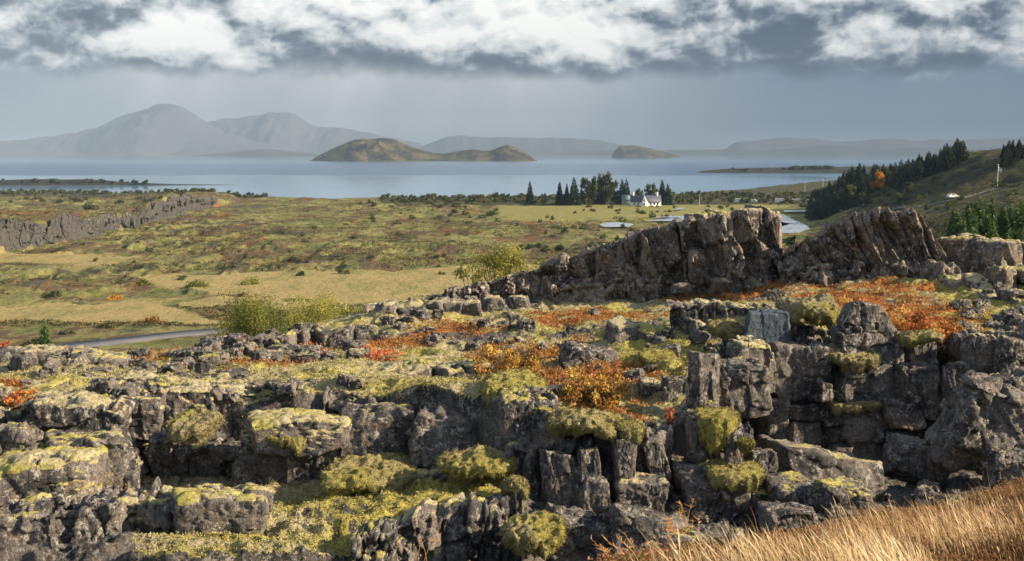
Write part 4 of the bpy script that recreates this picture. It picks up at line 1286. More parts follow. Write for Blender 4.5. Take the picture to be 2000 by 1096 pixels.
def broad_meshes(h, w, seed, mat, n=2500, leaf=.35, trunk=.25, nell=14, bush=False, er0=(.13, .24)):
    """a crown of leaf sprays in many clumps round forking limbs"""
    r = np.random.RandomState(seed)
    ell = []; t = Acc()
    z0 = h * trunk
    if not bush:
        tube(t, (0, 0, -.3), (0, 0, z0 + h * .12), h * .03, h * .02)
    for k in range(nell):
        ph = r.uniform(0, 6.28); q = r.rand() ** .6
        zz = (z0 + (h - z0) * r.uniform(.08, .86)) if not bush else h * r.uniform(.1, .86) - w * .06
        rr = w / 2 * q * math.sqrt(max(.1, 1 - ((zz - h * .45) / (h * .62)) ** 2)) * .8
        c = np.array([rr * math.cos(ph), rr * math.sin(ph), zz])
        er = w * r.uniform(*er0)
        ell.append((*c, er, er, er * r.uniform(.7, 1.1)))
        s = (0, 0, z0 * r.uniform(.8, 1.3)) if not bush else (c[0] * .25, c[1] * .25, -.1)
        tube(t, s, c, h * .012, h * .004, 5)
    P, tone = clump_points(n, ell, r, .3)
    P[:, 2] = np.maximum(P[:, 2], .02 * h)
    V, F, tt = leaf_quads(P, leaf, r, tone=tone)
    return mk_mesh('crown' if not bush else 'foliage', V, F, M[mat], {'tone': tt}, smooth=False), t.mesh('trunk' if not bush else 'branch', M['bark'] if not bush else M['twig'])


def put_bush(meshes, loc, rz, sc, label, cat='shrub', group=None, name='shrub'):
    o = thing(name, label, cat, loc, rz, group)
    o.scale = sc if isinstance(sc, tuple) else (sc, sc, sc)
    link('foliage', meshes[0], parent=o); link('branch', meshes[1], parent=o)
    return o


def base(px, py, d, dz=0.0):
    q = W(px, py, d); z = height(q[0], q[1])[0]
    return np.array([q[0], q[1], z + dz])


rv = np.random.RandomState(21)
CON = [conifer_proto('c', 1.0, .19 + .05 * k, 300 + k, 'conifer', 1800) for k in range(4)]
YNG = [conifer_proto('y', 1.0, .20 + .04 * k, 320 + k, 'young', 2200) for k in range(3)]


def spruce(px, top, bot, d, label, meshes=None, group=None, wide=1.0, name='spruce_tree'):
    q = W(px, bot, d); z = height(q[0], q[1])[0]
    h = max(W(px, top, d)[2] - z, .6)
    return put_tree(name, meshes or CON[rv.randint(4)], (q[0], q[1], z), rv.uniform(0, 6.3), (h * wide, h * wide, h), label, 'tree', group)


# the grove round the white house
spruce(1035, 353, 394, 760, 'lone dark spruce standing by the lake at the left of the grove', wide=1.0)
spruce(1093, 353, 397, 750, 'left spruce of the tight dark trio left of the rounded green trees', wide=1.1)
spruce(1107, 357, 397, 755, 'shortest and middle spruce of the tight dark trio', wide=1.0)
spruce(1121, 344, 397, 748, 'tallest spruce of the tight dark trio, on its right', wide=1.0)
spruce(1215, 348, 398, 760, 'left spruce of the pair just behind the roof of the white house', wide=.9)
spruce(1223, 348, 398, 758, 'right spruce of the pair just behind the roof of the white house', wide=.9)
spruce(1293, 350, 402, 755, 'taller dark spruce right behind the right chimney', wide=1.1)
spruce(1304, 357, 402, 752, 'smaller dark spruce at the right end of the grove', wide=1.0)
spruce(1170, 336, 398, 765, 'tall dark pointed tree rising in the middle of the rounded green trees', wide=.8)
BRD = [broad_meshes(1.0, .95, 340 + k, 'birch', 1500, .05) for k in range(4)]
for (px, top, w, lab) in [(1150, 345, 1.1, 'rounded mid-green tree left in the grove beside the tall pointed tree'), (1178, 340, .9, 'full dark-green tree in the heart of the grove'), (1192, 347, .8, 'yellowish-green tree on the right side of the grove'),
                          (1160, 362, 1.3, 'low spreading tree at the front of the grove'), (1270, 358, 1.0, 'round olive tree behind the white house roof'), (1248, 368, 1.0, 'small round tree peeping over the middle of the house roof'), (1200, 368, 1.0, 'small leafy tree at the left end of the house')]:
    q = base(px, 398, 752 + rv.uniform(-6, 14)); h = W(px, top, q[1])[2] - q[2]
    put_tree('broadleaf_tree', BRD[rv.randint(4)], q, rv.uniform(0, 6), (h * w * .75, h * w * .75, h), lab, 'tree')

# conifer wood on the hillside at the right
HG = 'conifers of the dark hillside wood'
for i in range(340):
    px = rv.uniform(1585, 1880)
    f = (px - 1596) / 300
    d = rv.uniform(560 - 60 * f, 770 - 130 * f)
    if 1692 < px < 1752 and d < 600: continue
    q = base(px, 380, d)
    if q[2] < 1.0: continue
    h = rv.uniform(4, 11.5) * (1 - .2 * f)
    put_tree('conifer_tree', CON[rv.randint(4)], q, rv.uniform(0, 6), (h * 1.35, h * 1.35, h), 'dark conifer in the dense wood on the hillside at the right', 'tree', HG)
for (px, py, d, h, w, mt, lab) in [(1714, 350, 588, 10.0, .62, 'gold', 'orange-yellow autumn tree glowing in front of the dark hillside wood'), (1740, 350, 590, 9.5, .7, 'birch', 'grey-green leafy tree right of the orange-yellow tree'),
                                   (1662, 372, 560, 11., .4, 'birch', 'slim olive poplar-like tree at the left end of the hillside wood'), (1708, 398, 500, 6, .9, 'olive', 'blue-green round bush below the orange-yellow tree'),
                                   (1690, 385, 520, 5, 1.3, 'birch', 'low wide tree in front of the hillside wood'), (1755, 385, 490, 5, 1.2, 'birch', 'grey-green low tree on the slope right of the wood edge'), (1775, 365, 500, 6., .9, 'birch', 'pale leafy tree standing on the heath slope above the path')]:
    q = base(px, py, d)
    h = max(W(px, py - h * 1.6, d)[2] - q[2], 3.0)
    put_tree('broadleaf_tree', broad_meshes(h, h * w * 1.3, int(px), mt, 1500, h * .05, nell=10), q, 0, 1.0, lab, 'tree')
for i in range(30):
    px = rv.uniform(1955, 2040); d = rv.uniform(445, 475)
    q = base(px, 300, d); h = rv.uniform(3, 6)
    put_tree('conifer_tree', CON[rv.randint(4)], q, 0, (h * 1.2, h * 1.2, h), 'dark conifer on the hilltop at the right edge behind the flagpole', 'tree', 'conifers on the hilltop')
YG = 'young spruces behind the broken outcrop'
for i in range(95):
    px = rv.uniform(1856, 2045); d = rv.uniform(92, 165)
    q = base(px, 480, d); top = rv.uniform(388, 440) - (px > 1890) * 8
    h = min(max(W(px, top, d)[2] - q[2], 1.2), 8.5)
    put_tree('young_spruce', YNG[rv.randint(3)], q, rv.uniform(0, 6), (h * .95, h * .95, h), 'young light-green spruce in the thicket behind the broken yellow-moss outcrop', 'tree', YG)
spruce(1552, 448, 480, 120, 'single small green spruce standing in the notch between the two crags', YNG[0], wide=1.2, name='young_spruce')
spruce(89, 622, 700, 62, 'young bright-green spruce rising over the left plateau edge beside the road', YNG[1], wide=1.05, name='young_spruce')
spruce(1904, 392, 420, 300, 'blue-grey spruce alone on the dark heath slope', CON[1], wide=.8)

# shrubs beyond the plateau edge
def shrub(px, top, bot, d, wpx, mat, label, n=2600, leaf=.07, seed=None, dep=.9, nell=18):
    q = base(px, bot, d); k = AX(bot, d)
    h = max(W(px, top, d)[2] - q[2], .4); w = wpx * k
    ms = broad_meshes(h, w, seed or int(px * 3 + top), mat, n, leaf, nell=nell, bush=True)
    return put_bush(ms, q, 0, (1, dep, 1), label)


shrub(492, 566, 668, 74, 180, 'willow', 'big dense green willow shrub by the road behind the plateau edge', 22000, .06, nell=30)
shrub(620, 568, 650, 80, 165, 'lime', 'lighter yellow-green willow shrub right of the big dense one', 14000, .06, nell=24)
shrub(700, 590, 650, 76, 90, 'lime', 'thin straw-green shrub at the right end of the willows', 1500, .10)
shrub(978, 462, 560, 76, 118, 'lime', 'tall yellow-green willow rising behind the tail of the long crag', 7000, .075, nell=34)
shrub(925, 500, 565, 75, 70, 'lime', 'small bright shrub left of the tall yellow-green willow', 1300, .10)
shrub(1042, 490, 560, 77, 90, 'lime', 'low yellow-green bush right of the tall willow', 1300, .10)
shrub(54, 656, 700, 64, 50, 'olive', 'low dark bush left of the young bright-green spruce', 1600, .08)
shrub(213, 641, 668, 214, 66, 'olive', 'dark green bush on the far side of the road, left of the brown one', 1800, .22)
shrub(300, 625, 656, 221, 80, 'amber', 'brown-and-green bush on the far side of the road nearest the big willow', 1800, .22)
shrub(130, 664, 684, 206, 40, 'olive', 'small dull bush at the left end of the road verge', 700, .2)
shrub(385, 552, 573, 280, 84, 'willow', 'flat bright-green bush alone on the meadow', 1600, .25)
shrub(278, 556, 571, 285, 66, 'willow', 'low green bush left of the flat bright-green one', 1200, .25)
shrub(224, 582, 602, 258, 44, 'gold', 'small golden-yellow bush in the lava strip', 900, .22)
shrub(104, 572, 606, 256, 54, 'olive', 'grey-green bush in the lava strip left of the golden one', 1300, .25)
shrub(490, 545, 566, 285, 60, 'lime', 'yellow-green low bush on the meadow edge right of the flat bright-green one', 1000, .25)
shrub(180, 398, 414, 600, 34, 'olive', 'dark bush on the land behind the fissure wall', 700, .6)

# dwarf shrubs in autumn colour on the plateau
def dwarf(px, py, wpx, hpx, mat, label, n=1600, leaf=.045, d=None, seed=None):
    q = on_ground(px, py + hpx * .35, 22, 80) if d is None else base(px, py, d)
    if q is None: q = base(px, py, 34)
    k = q[1] / FPX
    w = wpx * k * 1.15; h = hpx * k * .68
    ms = broad_meshes(h, w, seed or int(px * 5 + py), mat, int(n * .7), leaf, nell=46, bush=True, er0=(.04, .11))
    return put_bush(ms, q, 0, (1, 2.2, 1), label)


dwarf(1010, 705, 185, 90, 'amber', 'large golden-brown dwarf birch in the middle of the plateau', 5200, .05)
dwarf(1165, 765, 140, 70, 'amber', 'orange-yellow dwarf birch left of the mossy round stone', 4200, .05)
dwarf(1120, 800, 80, 36, 'rust', 'low rust-red shrub at the foot of the orange-yellow dwarf birch', 1600, .045)
dwarf(1190, 822, 80, 26, 'rust', 'red-orange ground shrub above the long mossy brow', 1300, .04)
dwarf(600, 680, 110, 34, 'red', 'flame-red blueberry patch between the dark ridge stones', 2200, .05)
dwarf(545, 668, 40, 26, 'red', 'small flame-red patch left of the larger red one', 700, .05)
dwarf(740, 690, 120, 22, 'red', 'thin red carpet plant right of the flame-red patch', 1500, .05)
dwarf(1800, 632, 170, 52, 'rust', 'big orange shrub hanging toward the cliff edge at the right', 5200, .055)
dwarf(1700, 600, 140, 45, 'rust', 'wide orange-red shrub behind the pointed boulder', 3600, .055)
dwarf(1590, 590, 120, 34, 'rust', 'low orange shrub on the heath below the notch', 2600, .05)
dwarf(1850, 640, 60, 44, 'amber', 'golden shrub at the right end of the orange ones', 1600, .05)
dwarf(1308, 828, 22, 44, 'red', 'tiny scarlet plant at the lip of the middle cliff', 300, .04, d=28.4)
dwarf(40, 772, 60, 34, 'rust', 'orange plant tuft among rocks at the left edge', 800, .04)
dwarf(1782, 698, 34, 26, 'gold', 'yellow-red plant tuft growing in a crack of the right wall', 500, .04, d=35.0)
dwarf(1795, 742, 26, 20, 'red', 'red plant tuft on the overhanging block of the right wall', 350, .04, d=34.6)
dwarf(8, 680, 26, 30, 'red', 'scarlet plant on the ridge rock at the left edge', 400, .05)

# scrub on the plain: individual bushes by kind
PB = [broad_meshes(1.0, 2.0, 380 + k, 'olive', 420, .12, nell=10, bush=True) for k in range(4)]
PW = [broad_meshes(1.0, 2.2, 390 + k, 'birch', 420, .12, nell=10, bush=True) for k in range(3)]
PZ = [(44, (1000, 1360), (425, 492), (1.0, 2.6), 'dark bush in the scrub patch between the ponds and the long crag', 'bushes between the ponds and the long crag', PW),
      (40, (700, 1000), (395, 440), (1.0, 2.2), 'bush in the scrub between the lake shore and the open lava plain', 'bushes behind the lava plain', PW),
      (26, (20, 360), (378, 400), (1.2, 2.8), 'bush on the shore land behind the fissure wall', 'bushes on the shore behind the fissure wall', PB),
      (40, (100, 900), (430, 550), (.6, 1.5), 'small bush on the open lava plain', 'small bushes of the lava plain', PB),
      (36, (1380, 1760), (388, 412), (1.0, 2.6), 'bush at the edge of the fields below the hillside wood', 'bushes below the hillside wood', PB),
      (70, (1640, 1990), (345, 450), (.8, 2.2), 'grey-green bush on the heath slope at the right', 'bushes of the right heath slope', PW),
      (22, (1120, 1320), (404, 418), (.8, 2.0), 'low bush on the lawn in front of the white house', 'bushes on the house lawn', PB)]
for (cnt, xr, yr, sr, lab, grp, pr) in PZ:
    for i in range(cnt):
        q = on_ground(rv.uniform(*xr), rv.uniform(*yr), 200, 1000, 400)
        if q is None or q[2] < .4: continue
        s = rv.uniform(*sr)
        put_bush(pr[rv.randint(len(pr))], q, rv.uniform(0, 6), (s * rv.uniform(.9, 1.6), s, s * rv.uniform(.8, 1.2)), lab, 'shrub', grp)


# fine scrub of the plain: nobody could count it
def scrub(name, n, xr, d0, d1, mat, seed, leaf, hr):
    r = np.random.RandomState(seed)
    px = r.uniform(*xr, n); d = np.exp(r.uniform(math.log(d0), math.log(d1), n))
    x = (px - 1000) / FPX * d
    z, rk, md = far_height(x, d)
    k = (md < .35) & (fbm(p2(x, d, 1 / 25.), 3, seed) > .47) & (z > 1.0)
    x, d, z = x[k], d[k], z[k]; n = len(x); per = 9
    h = r.uniform(*hr, n) * np.clip(d / 350., .8, 1.6)
    P = np.repeat(np.stack([x, d, z], -1), per, 0); hh = np.repeat(h, per); m = len(P)
    P = P + np.stack([r.normal(size=m) * hh * .8, r.normal(size=m) * hh * .8, r.rand(m) * hh * .8], -1)
    tone = np.clip(np.repeat(r.rand(n), per) * .7 + r.rand(m) * .3, 0, 1)
    V, F, tt = leaf_quads(P, leaf, r, tone=tone)
    return tag(link(name, mk_mesh(name, V, F, M[mat], {'tone': tt}, smooth=False)), kind='stuff')


M['scrub'] = mat_leaf('scrub_leaves', [(.1, (.025, .03, .015)), (.4, (.06, .065, .025)), (.65, (.12, .08, .03)), (.85, (.20, .17, .05))], .2, .05)
scrub('scrub', 38000, (-60, 1300), 215, 900, 'scrub', 91, .20, (.25, .7))
scrub('scrub', 9000, (1300, 2060), 170, 760, 'scrub', 92, .22, (.3, .8))


# far low birch wood along the shore: one mass
def woods(name, spots, mat, seed, leaf, per=60):
    r = np.random.RandomState(seed); Ps = []; T = []
    for (x, y, z, h) in spots:
        P, t = clump_points(per, [(0, 0, h * .45, h * .6, h * .6, h * .45), (h * .3, 0, h * .7, h * .35, h * .35, h * .3)], r, .4)
        Ps.append(P + np.array([x, y, z])); T.append(np.clip(t + r.uniform(-.35, .35), 0, 1))
    V, F, tt = leaf_quads(np.concatenate(Ps), leaf, r, tone=np.concatenate(T))
    return tag(link(name, mk_mesh(name, V, F, M[mat], {'tone': tt}, smooth=False)), kind='stuff')


sp = []
for i in range(420):
    px = rv.uniform(745, 1240) if rv.rand() < .6 else rv.uniform(1290, 1640)
    d = rv.uniform(770, 905) if px < 1240 else rv.uniform(770, 980)
    q = base(px, 390, d)
    if q[2] > .3: sp.append((*q, rv.uniform(2.0, 4.2)))
woods('woodland', sp, 'olive', 5, .8)
sp = []
for i in range(260):
    px = rv.uniform(-60, 520); d = rv.uniform(930, 1060) if px < 300 else rv.uniform(880, 960)
    q = base(px, 380, d)
    if q[2] > .2: sp.append((*q, rv.uniform(1.2, 3.0)))
woods('woodland', sp, 'olive', 6, .8)
sp = []
for i in range(200):
    px = rv.uniform(1540, 1625); q = W(px, 337, 2080 + rv.uniform(-25, 25)); sp.append((q[0], q[1], rv.uniform(1, 5), rv.uniform(5, 9)))
for i in range(60):
    px = rv.uniform(1420, 1760); q = W(px, 337, 2080 + rv.uniform(-25, 25)); sp.append((q[0], q[1], rv.uniform(1, 4), rv.uniform(3, 6)))
for i in range(90):
    px = rv.choice([rv.uniform(60, 120), rv.uniform(160, 205), rv.uniform(-20, 300)]); q = W(px, 360, 1300 + rv.uniform(-14, 14)); sp.append((q[0], q[1], rv.uniform(1, 3.5), rv.uniform(1.5, 4)))
woods('woodland', sp, 'conifer', 7, 1.4)

# ------------------------------------------------------------------ the white house
M['white'] = mat_simple('white_painted_wall', (.78, .78, .76), .7, (.70, .70, .68), .8)
M['roofblue'] = mat_simple('dark_slate_blue_roof', (.06, .075, .11), .6, (.09, .11, .15), .6)
M['roofgreen'] = mat_simple('pale_green_roof', (.20, .27, .25), .6, (.26, .33, .30), .6)
M['glass'] = mat_simple('dark_window_glass', (.03, .04, .05), .15, spec=.5)
M['metal'] = mat_simple('pale_painted_metal', (.75, .75, .75), .5, spec=.4)


def prism(acc, x0, x1, y0, y1, z0, zr, over=.25, axis='x', t=.18):
    """a gable roof of two slabs with its ridge along an axis"""
    if axis == 'x':
        ym = (y0 + y1) / 2
        for (ya, s) in ((y0 - over, -1), (y1 + over, 1)):
            V = [(x0 - over, ya, z0 - over * .9), (x1 + over, ya, z0 - over * .9), (x1 + over, ym, zr), (x0 - over, ym, zr)]
            V += [(v[0], v[1], v[2] + t) for v in V]
            acc.add(np.array(V, float), [(0, 1, 2, 3), (7, 6, 5, 4), (0, 4, 5, 1), (1, 5, 6, 2), (2, 6, 7, 3), (3, 7, 4, 0)])
    else:
        xm = (x0 + x1) / 2
        for xa in (x0 - over, x1 + over):
            V = [(xa, y0 - over, z0 - over * .9), (xa, y1 + over, z0 - over * .9), (xm, y1 + over, zr), (xm, y0 - over, zr)]
            V += [(v[0], v[1], v[2] + t) for v in V]
            acc.add(np.array(V, float), [(0, 1, 2, 3), (7, 6, 5, 4), (0, 4, 5, 1), (1, 5, 6, 2), (2, 6, 7, 3), (3, 7, 4, 0)])


hb = base(1262, 403, 735)
hk = AX(400, 735)
house = thing('house', 'white farmhouse with dark blue roofs, a pointed middle gable and two white chimneys', 'house', hb)
HW = 29 * hk
wa = Acc()
bx(wa, -HW, HW, 0, 7, -1, 2.7)
# end gables and the middle front gable
def gable_wall(acc, pts, th):
    (ax, ay), (bx_, by), (cx, cy), z0, z1 = pts
    V = [(ax, ay, z0), (bx_, by, z0), (cx, cy, z1)]
    d = np.array(th, float)
    V = np.array(V, float); V2 = V + d
    acc.add(np.concatenate([V, V2]), [(0, 1, 2, 2), (5, 4, 3, 3), (0, 3, 4, 1), (1, 4, 5, 2), (2, 5, 3, 0)])
gable_wall(wa, ((-HW, 0), (-HW, 7), (-HW, 3.5), 2.7, 6.6), (.3, 0, 0))
gable_wall(wa, ((HW, 0), (HW, 7), (HW, 3.5), 2.7, 6.6), (-.3, 0, 0))
bx(wa, -3.2, .9, -1.2, 0, -1, 2.7)
gable_wall(wa, ((-3.2, -1.2), (.9, -1.2), (-1.15, -1.2), 2.7, 6.9), (0, .3, 0))
link('wall', wa.mesh('wall', M['white'], False), parent=house)
rf = Acc(); prism(rf, -HW, HW, 0, 7, 2.7, 6.7)
roof = link('roof', rf.mesh('roof', M['roofblue'], False), parent=house)
rf = Acc(); prism(rf, -3.2, .9, -1.1, 3.4, 2.75, 6.95, axis='y', over=.12)
link('roof', rf.mesh('roof', M['roofblue'], False), parent=house)
for cx_ in (-HW + 1.4, HW - 2.2):
    ch = Acc(); bx(ch, cx_ - .65, cx_ + .65, 3.0, 4.0, 5.6, 8.3); bx(ch, cx_ - .78, cx_ + .78, 2.87, 4.13, 8.3, 8.55)
    link('chimney', ch.mesh('chimney', M['white'], False), parent=roof)
for wx in (-7.4, -5.0, 3.0, 5.2, 7.4):
    w = Acc(); bx(w, wx - .5, wx + .5, -.06, .05, .9, 2.1)
    link('window', w.mesh('window', M['glass'], False), parent=house)
w = Acc(); bx(w, -1.55, -.75, -1.27, -1.15, .9, 2.2)
link('window', w.mesh('window', M['glass'], False), parent=house)
sb = base(1229, 400, 752)
shed = thing('outbuilding', 'low building with a pale green roof just left behind the white house', 'house', sb)
a_ = Acc(); bx(a_, -4.6, 4.6, 0, 6, -1, 3.3)
gable_wall(a_, ((-4.6, 0), (-4.6, 6), (-4.6, 3), 3.3, 6.2), (.3, 0, 0)); gable_wall(a_, ((4.6, 0), (4.6, 6), (4.6, 3), 3.3, 6.2), (-.3, 0, 0))
link('wall', a_.mesh('wall', M['roofgreen'], False), parent=shed)
a_ = Acc(); prism(a_, -4.6, 4.6, 0, 6, 3.3, 6.3)
link('roof', a_.mesh('roof', M['roofgreen'], False), parent=shed)

# poles
def pole(px, top, bot, d, label, r=.09, name='pole', cat='pole'):
    q = base(px, bot, d); h = W(px, top, d)[2] - q[2]
    o = thing(name, label, cat, q)
    t = Acc(); tube(t, (0, 0, -.3), (0, 0, h), r, r * .6, 8)
    link('shaft', t.mesh('shaft', M['metal']), parent=o)
    k = Acc(); bx(k, -r * 1.3, r * 1.3, -r * 1.3, r * 1.3, h, h + r * 2.4)
    link('finial', k.mesh('finial', M['metal'], False), parent=o)
    return o, h


fp, fh = pole(1948, 323, 360, 430, 'tall white flagpole with a drooping pale flag on the right hillside', .13, 'flagpole', 'flagpole')
fx = np.linspace(0, 1.5, 9); fz = np.linspace(0, -1.5, 7)
FX, FZ = np.meshgrid(fx, fz, indexing='ij')
FV = np.stack([FX.ravel() * .8 + .1, (.18 * np.sin(FX * 4 + FZ)).ravel(), (fh - .3 + FZ - FX * .75).ravel()], -1)
i_ = np.arange(8)[:, None] * 7 + np.arange(6)[None]
FFq = np.stack([i_, i_ + 7, i_ + 8, i_ + 1], -1).reshape(-1, 4)
M['flag'] = mat_simple('pale_flag_cloth', (.55, .57, .68), .8, (.45, .5, .66), 1.)
link('flag', mk_mesh('flag', FV, FFq, M['flag']), parent=fp)
pole(1366, 382, 402, 740, 'thin pale pole in the scrub right of the white house', .09)
pole(1572, 355, 372, 1040, 'thin pale post by the lake at the left of the hillside wood', .14)
pole(1607, 349, 372, 1020, 'second pale post, nearer the hillside wood', .14)

# white campers parked beyond the fields
M['rubber'] = mat_simple('black_tyre', (.02, .02, .02), .8)


def camper(px, py, d, L, H, label, rz=0.):
    q = base(px, py, d)
    o = thing('camper_van', label, 'van', q, rz)
    w = 2.2
    b = Acc()
    prof = [(-L / 2, .4), (L / 2, .4), (L / 2, 1.2), (L / 2 - .5, 1.4), (L / 2 - 1.3, H), (-L / 2 + .1, H), (-L / 2, H - .2)]
    V = [(x, y, z) for y in (-w / 2, w / 2) for (x, z) in prof]; n = len(prof)
    me = bpy.data.meshes.new('body')
    me.from_pydata(V, [], [tuple(range(n)), tuple(range(2 * n - 1, n - 1, -1))] + [(i, n + i, n + (i + 1) % n, (i + 1) % n) for i in range(n)])
    me.materials.append(M['white']); link('body', me, parent=o)
    g = Acc(); bx(g, L / 2 - 2.1, L / 2 - 1.25, -w / 2 - .03, w / 2 + .03, H - .9, H - .35)
    link('window', g.mesh('window', M['glass'], False), parent=o)
    for sx in (-L * .3, L * .3):
        for sy in (-1, 1):
            t = Acc(); tube(t, (sx, sy * (w / 2 - .1), .38), (sx, sy * (w / 2 + .05), .38), .38, .38, 12)
            link('wheel', t.mesh('wheel', M['rubber']), parent=o)
    return o


for (px, py, L, H, lab) in [(1443, 390, 5.5, 2.8, 'lone small white camper among dark bushes, farthest left of the parked campers'), (1473, 389, 4., 2.2, 'tiny white van between the lone camper and the large one'),
                            (1524, 390, 7., 3.0, 'largest white camper in the middle of the parked row'), (1556, 389, 6., 2.8, 'white camper right of the largest one'),
                            (1586, 387.5, 7., 2.7, 'long white camper below the two pale posts'), (1602, 388.5, 5., 2.5, 'small white van at the right end of the row'), (1617, 387.5, 6, 2.1, 'greyish van half hidden at the far right of the row')]:
    camper(px, py, 790, L, H, lab, rv.uniform(-.3, .3))
pk = base(1861, 381, 426)
car = thing('parked_car', 'white car parked at the bend of the hillside path below the flagpole', 'car', pk, .3)
cb = bpy.data.meshes.new('body')
prof = [(-2.1, .35), (2.1, .35), (2.15, .8), (1.2, .95), (.6, 1.45), (-1.2, 1.5), (-1.9, 1.0), (-2.15, .9)]
n_ = len(prof)
cb.from_pydata([(x, y, z) for y in (-.85, .85) for (x, z) in prof], [], [tuple(range(n_)), tuple(range(2 * n_ - 1, n_ - 1, -1))] + [(i, n_ + i, n_ + (i + 1) % n_, (i + 1) % n_) for i in range(n_)])
cb.materials.append(M['white']); link('body', cb, parent=car)
g = Acc(); bx(g, -1.1, .5, -.88, .88, 1.02, 1.36); link('window', g.mesh('window', M['glass'], False), parent=car)
for sx in (-1.3, 1.3):
    for sy in (-1, 1):
        t = Acc(); tube(t, (sx, sy * .72, .33), (sx, sy * .9, .33), .33, .33, 12); link('wheel', t.mesh('wheel', M['rubber']), parent=car)

# ------------------------------------------------------------------ carpets nobody could count
def carpet(name, n, xr, yr, d0, d1, hr, leaf, mats, seed, mask=None, per=7):
    """low leafy tufts strewn over the near ground"""
    r = np.random.RandomState(seed)
    px = r.uniform(*xr, n); d = np.exp(r.uniform(math.log(d0), math.log(d1), n))
    a = (px - 1000) / FPX
    x = a * d; y = d
    z, mo, he, rk, md = near_height(x, y)
    keep = (mask(px, y, mo, he) if mask else np.ones(n, bool))
    x, y, z = x[keep], y[keep], z[keep]; n = len(x)
    h = r.uniform(*hr, n)
    P = np.repeat(np.stack([x, y, z], -1), per, 0)
    m = len(P)
    hh = np.repeat(h, per)
    P = P + np.stack([r.normal(size=m) * hh * .6, r.normal(size=m) * hh * .6, r.rand(m) * hh], -1)
    tone = np.clip(np.repeat(r.rand(n), per) * .6 + r.rand(m) * .4, 0, 1)
    V, F, tt = leaf_quads(P, leaf, r, tone=tone)
    return tag(link(name, mk_mesh(name, V, F, M[mats], {'tone': tt}, smooth=False)), kind='stuff')


M['heather'] = mat_leaf('heath_leaves', [(.1, (.07, .04, .02)), (.3, (.22, .085, .03)), (.5, (.42, .16, .05)), (.65, (.40, .25, .08)), (.8, (.30, .28, .10)), (.95, (.42, .38, .18))], .35, .9)
M['bilberry'] = mat_leaf('bilberry_leaves', [(.1, (.07, .05, .025)), (.35, (.19, .11, .05)), (.6, (.32, .15, .07)), (.75, (.20, .20, .06)), (.95, (.48, .34, .17))], .35, .9)
rh = np.random.RandomState(5)


def heath_mask(px, y, mo, he):
    return (he > .30) & (np.random.RandomState(5).rand(len(px)) < he * 1.1) & (y > 26.5)


carpet('heath', 90000, (-40, 2040), None, 27, 66, (.05, .16), .042, 'heather', 31, heath_mask, 5)
carpet('heath', 80000, (1180, 2480), None, 8.5, 26.5, (.05, .17), .022, 'bilberry', 32, lambda px, y, mo, he: (y < KN((px - 1000) / FPX) + .3) & (y > KN((px - 1000) / FPX) - 14.), 7)


M['mossfibre'] = mat_leaf('moss_fibres', [(.1, (.10, .085, .03)), (.4, (.30, .26, .11)), (.7, (.47, .435, .18)), (.95, (.60, .56, .33))], .3, .8)


def moss_mask(px, y, mo, he):
    yk = KN((px - 1000) / FPX)
    return (mo > .45) & (he < .5) & (y > yk + 1)


carpet('moss', 110000, (-60, 2060), None, 22.5, 62, (.02, .06), .026, 'mossfibre', 33, moss_mask, 4)


def grass(name, n, seed):
    r = np.random.RandomState(seed)
    px = 1080 + (2480 - 1080) * r.rand(n) ** .85
    d = r.uniform(7.5, 25, n)
    a = (px - 1000) / FPX
    x = a * d; y = d
    yk = KN(a)
    # thick near the camera, thinner toward the heath on the crest
    dens = np.clip(sst(0., -5.5, y - yk + np.interp(px, [1250, 1560, 2000], [.8, 2.4, 9.]) + 3. * (fbm(p2(x, y, .5), 2, 62) - .5)) * .9 + .05, 0, 1) * (y < yk + .4)
    cl = fbm(p2(x, y, 1.1), 3, 61)
    dens = dens * sst(1200, 1500, px)
    keep = (r.rand(n) < dens * sst(.34, .60, cl + .06))
    x, y, px, cl = x[keep], y[keep], px[keep], cl[keep]
    z = near_height(x, y)[0]
    n = len(x)
    h = np.where(r.rand(n) < .35, r.uniform(.34, .60, n), r.uniform(.10, .26, n)) * (.4 + .75 * sst(.3, .75, cl))
    ph = r.normal(math.pi * .93, .5, n) + (fbm(p2(x, y, .8), 2, 63) - .5) * 3.2             # the wind lays the tips over to the left
    ld = np.stack([np.cos(ph), np.sin(ph), np.zeros(n)], -1)
    bend = r.uniform(.25, .75, n)
    wv = np.stack([-ld[:, 1], ld[:, 0], np.zeros(n)], -1)
    tw = r.uniform(-1, 1, n)[:, None]
    wv = wv * (1 - .3 * np.abs(tw)) + ld * tw * .6
    wd = r.uniform(.0025, .0052, n)
    seedhead = r.rand(n) < .30
    V = []
    T = []
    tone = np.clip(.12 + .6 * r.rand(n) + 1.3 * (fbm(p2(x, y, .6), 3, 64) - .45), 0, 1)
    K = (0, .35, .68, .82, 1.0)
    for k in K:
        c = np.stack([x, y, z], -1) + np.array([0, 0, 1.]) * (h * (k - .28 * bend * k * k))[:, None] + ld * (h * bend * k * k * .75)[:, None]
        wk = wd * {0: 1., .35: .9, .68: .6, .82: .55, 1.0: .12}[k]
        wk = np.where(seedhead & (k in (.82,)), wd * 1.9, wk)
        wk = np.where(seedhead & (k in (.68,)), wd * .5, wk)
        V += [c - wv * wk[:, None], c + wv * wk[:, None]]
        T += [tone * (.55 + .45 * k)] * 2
    V = np.stack(V, 1).reshape(-1, 3); T = np.stack(T, 1).ravel()
    b0 = np.arange(n) * 10
    F = np.concatenate([np.stack([b0 + 2 * k, b0 + 2 * k + 1, b0 + 2 * k + 3, b0 + 2 * k + 2], -1) for k in range(4)])
    return tag(link(name, mk_mesh(name, V, F, M['grass'], {'tone': T}, smooth=False)), kind='stuff')


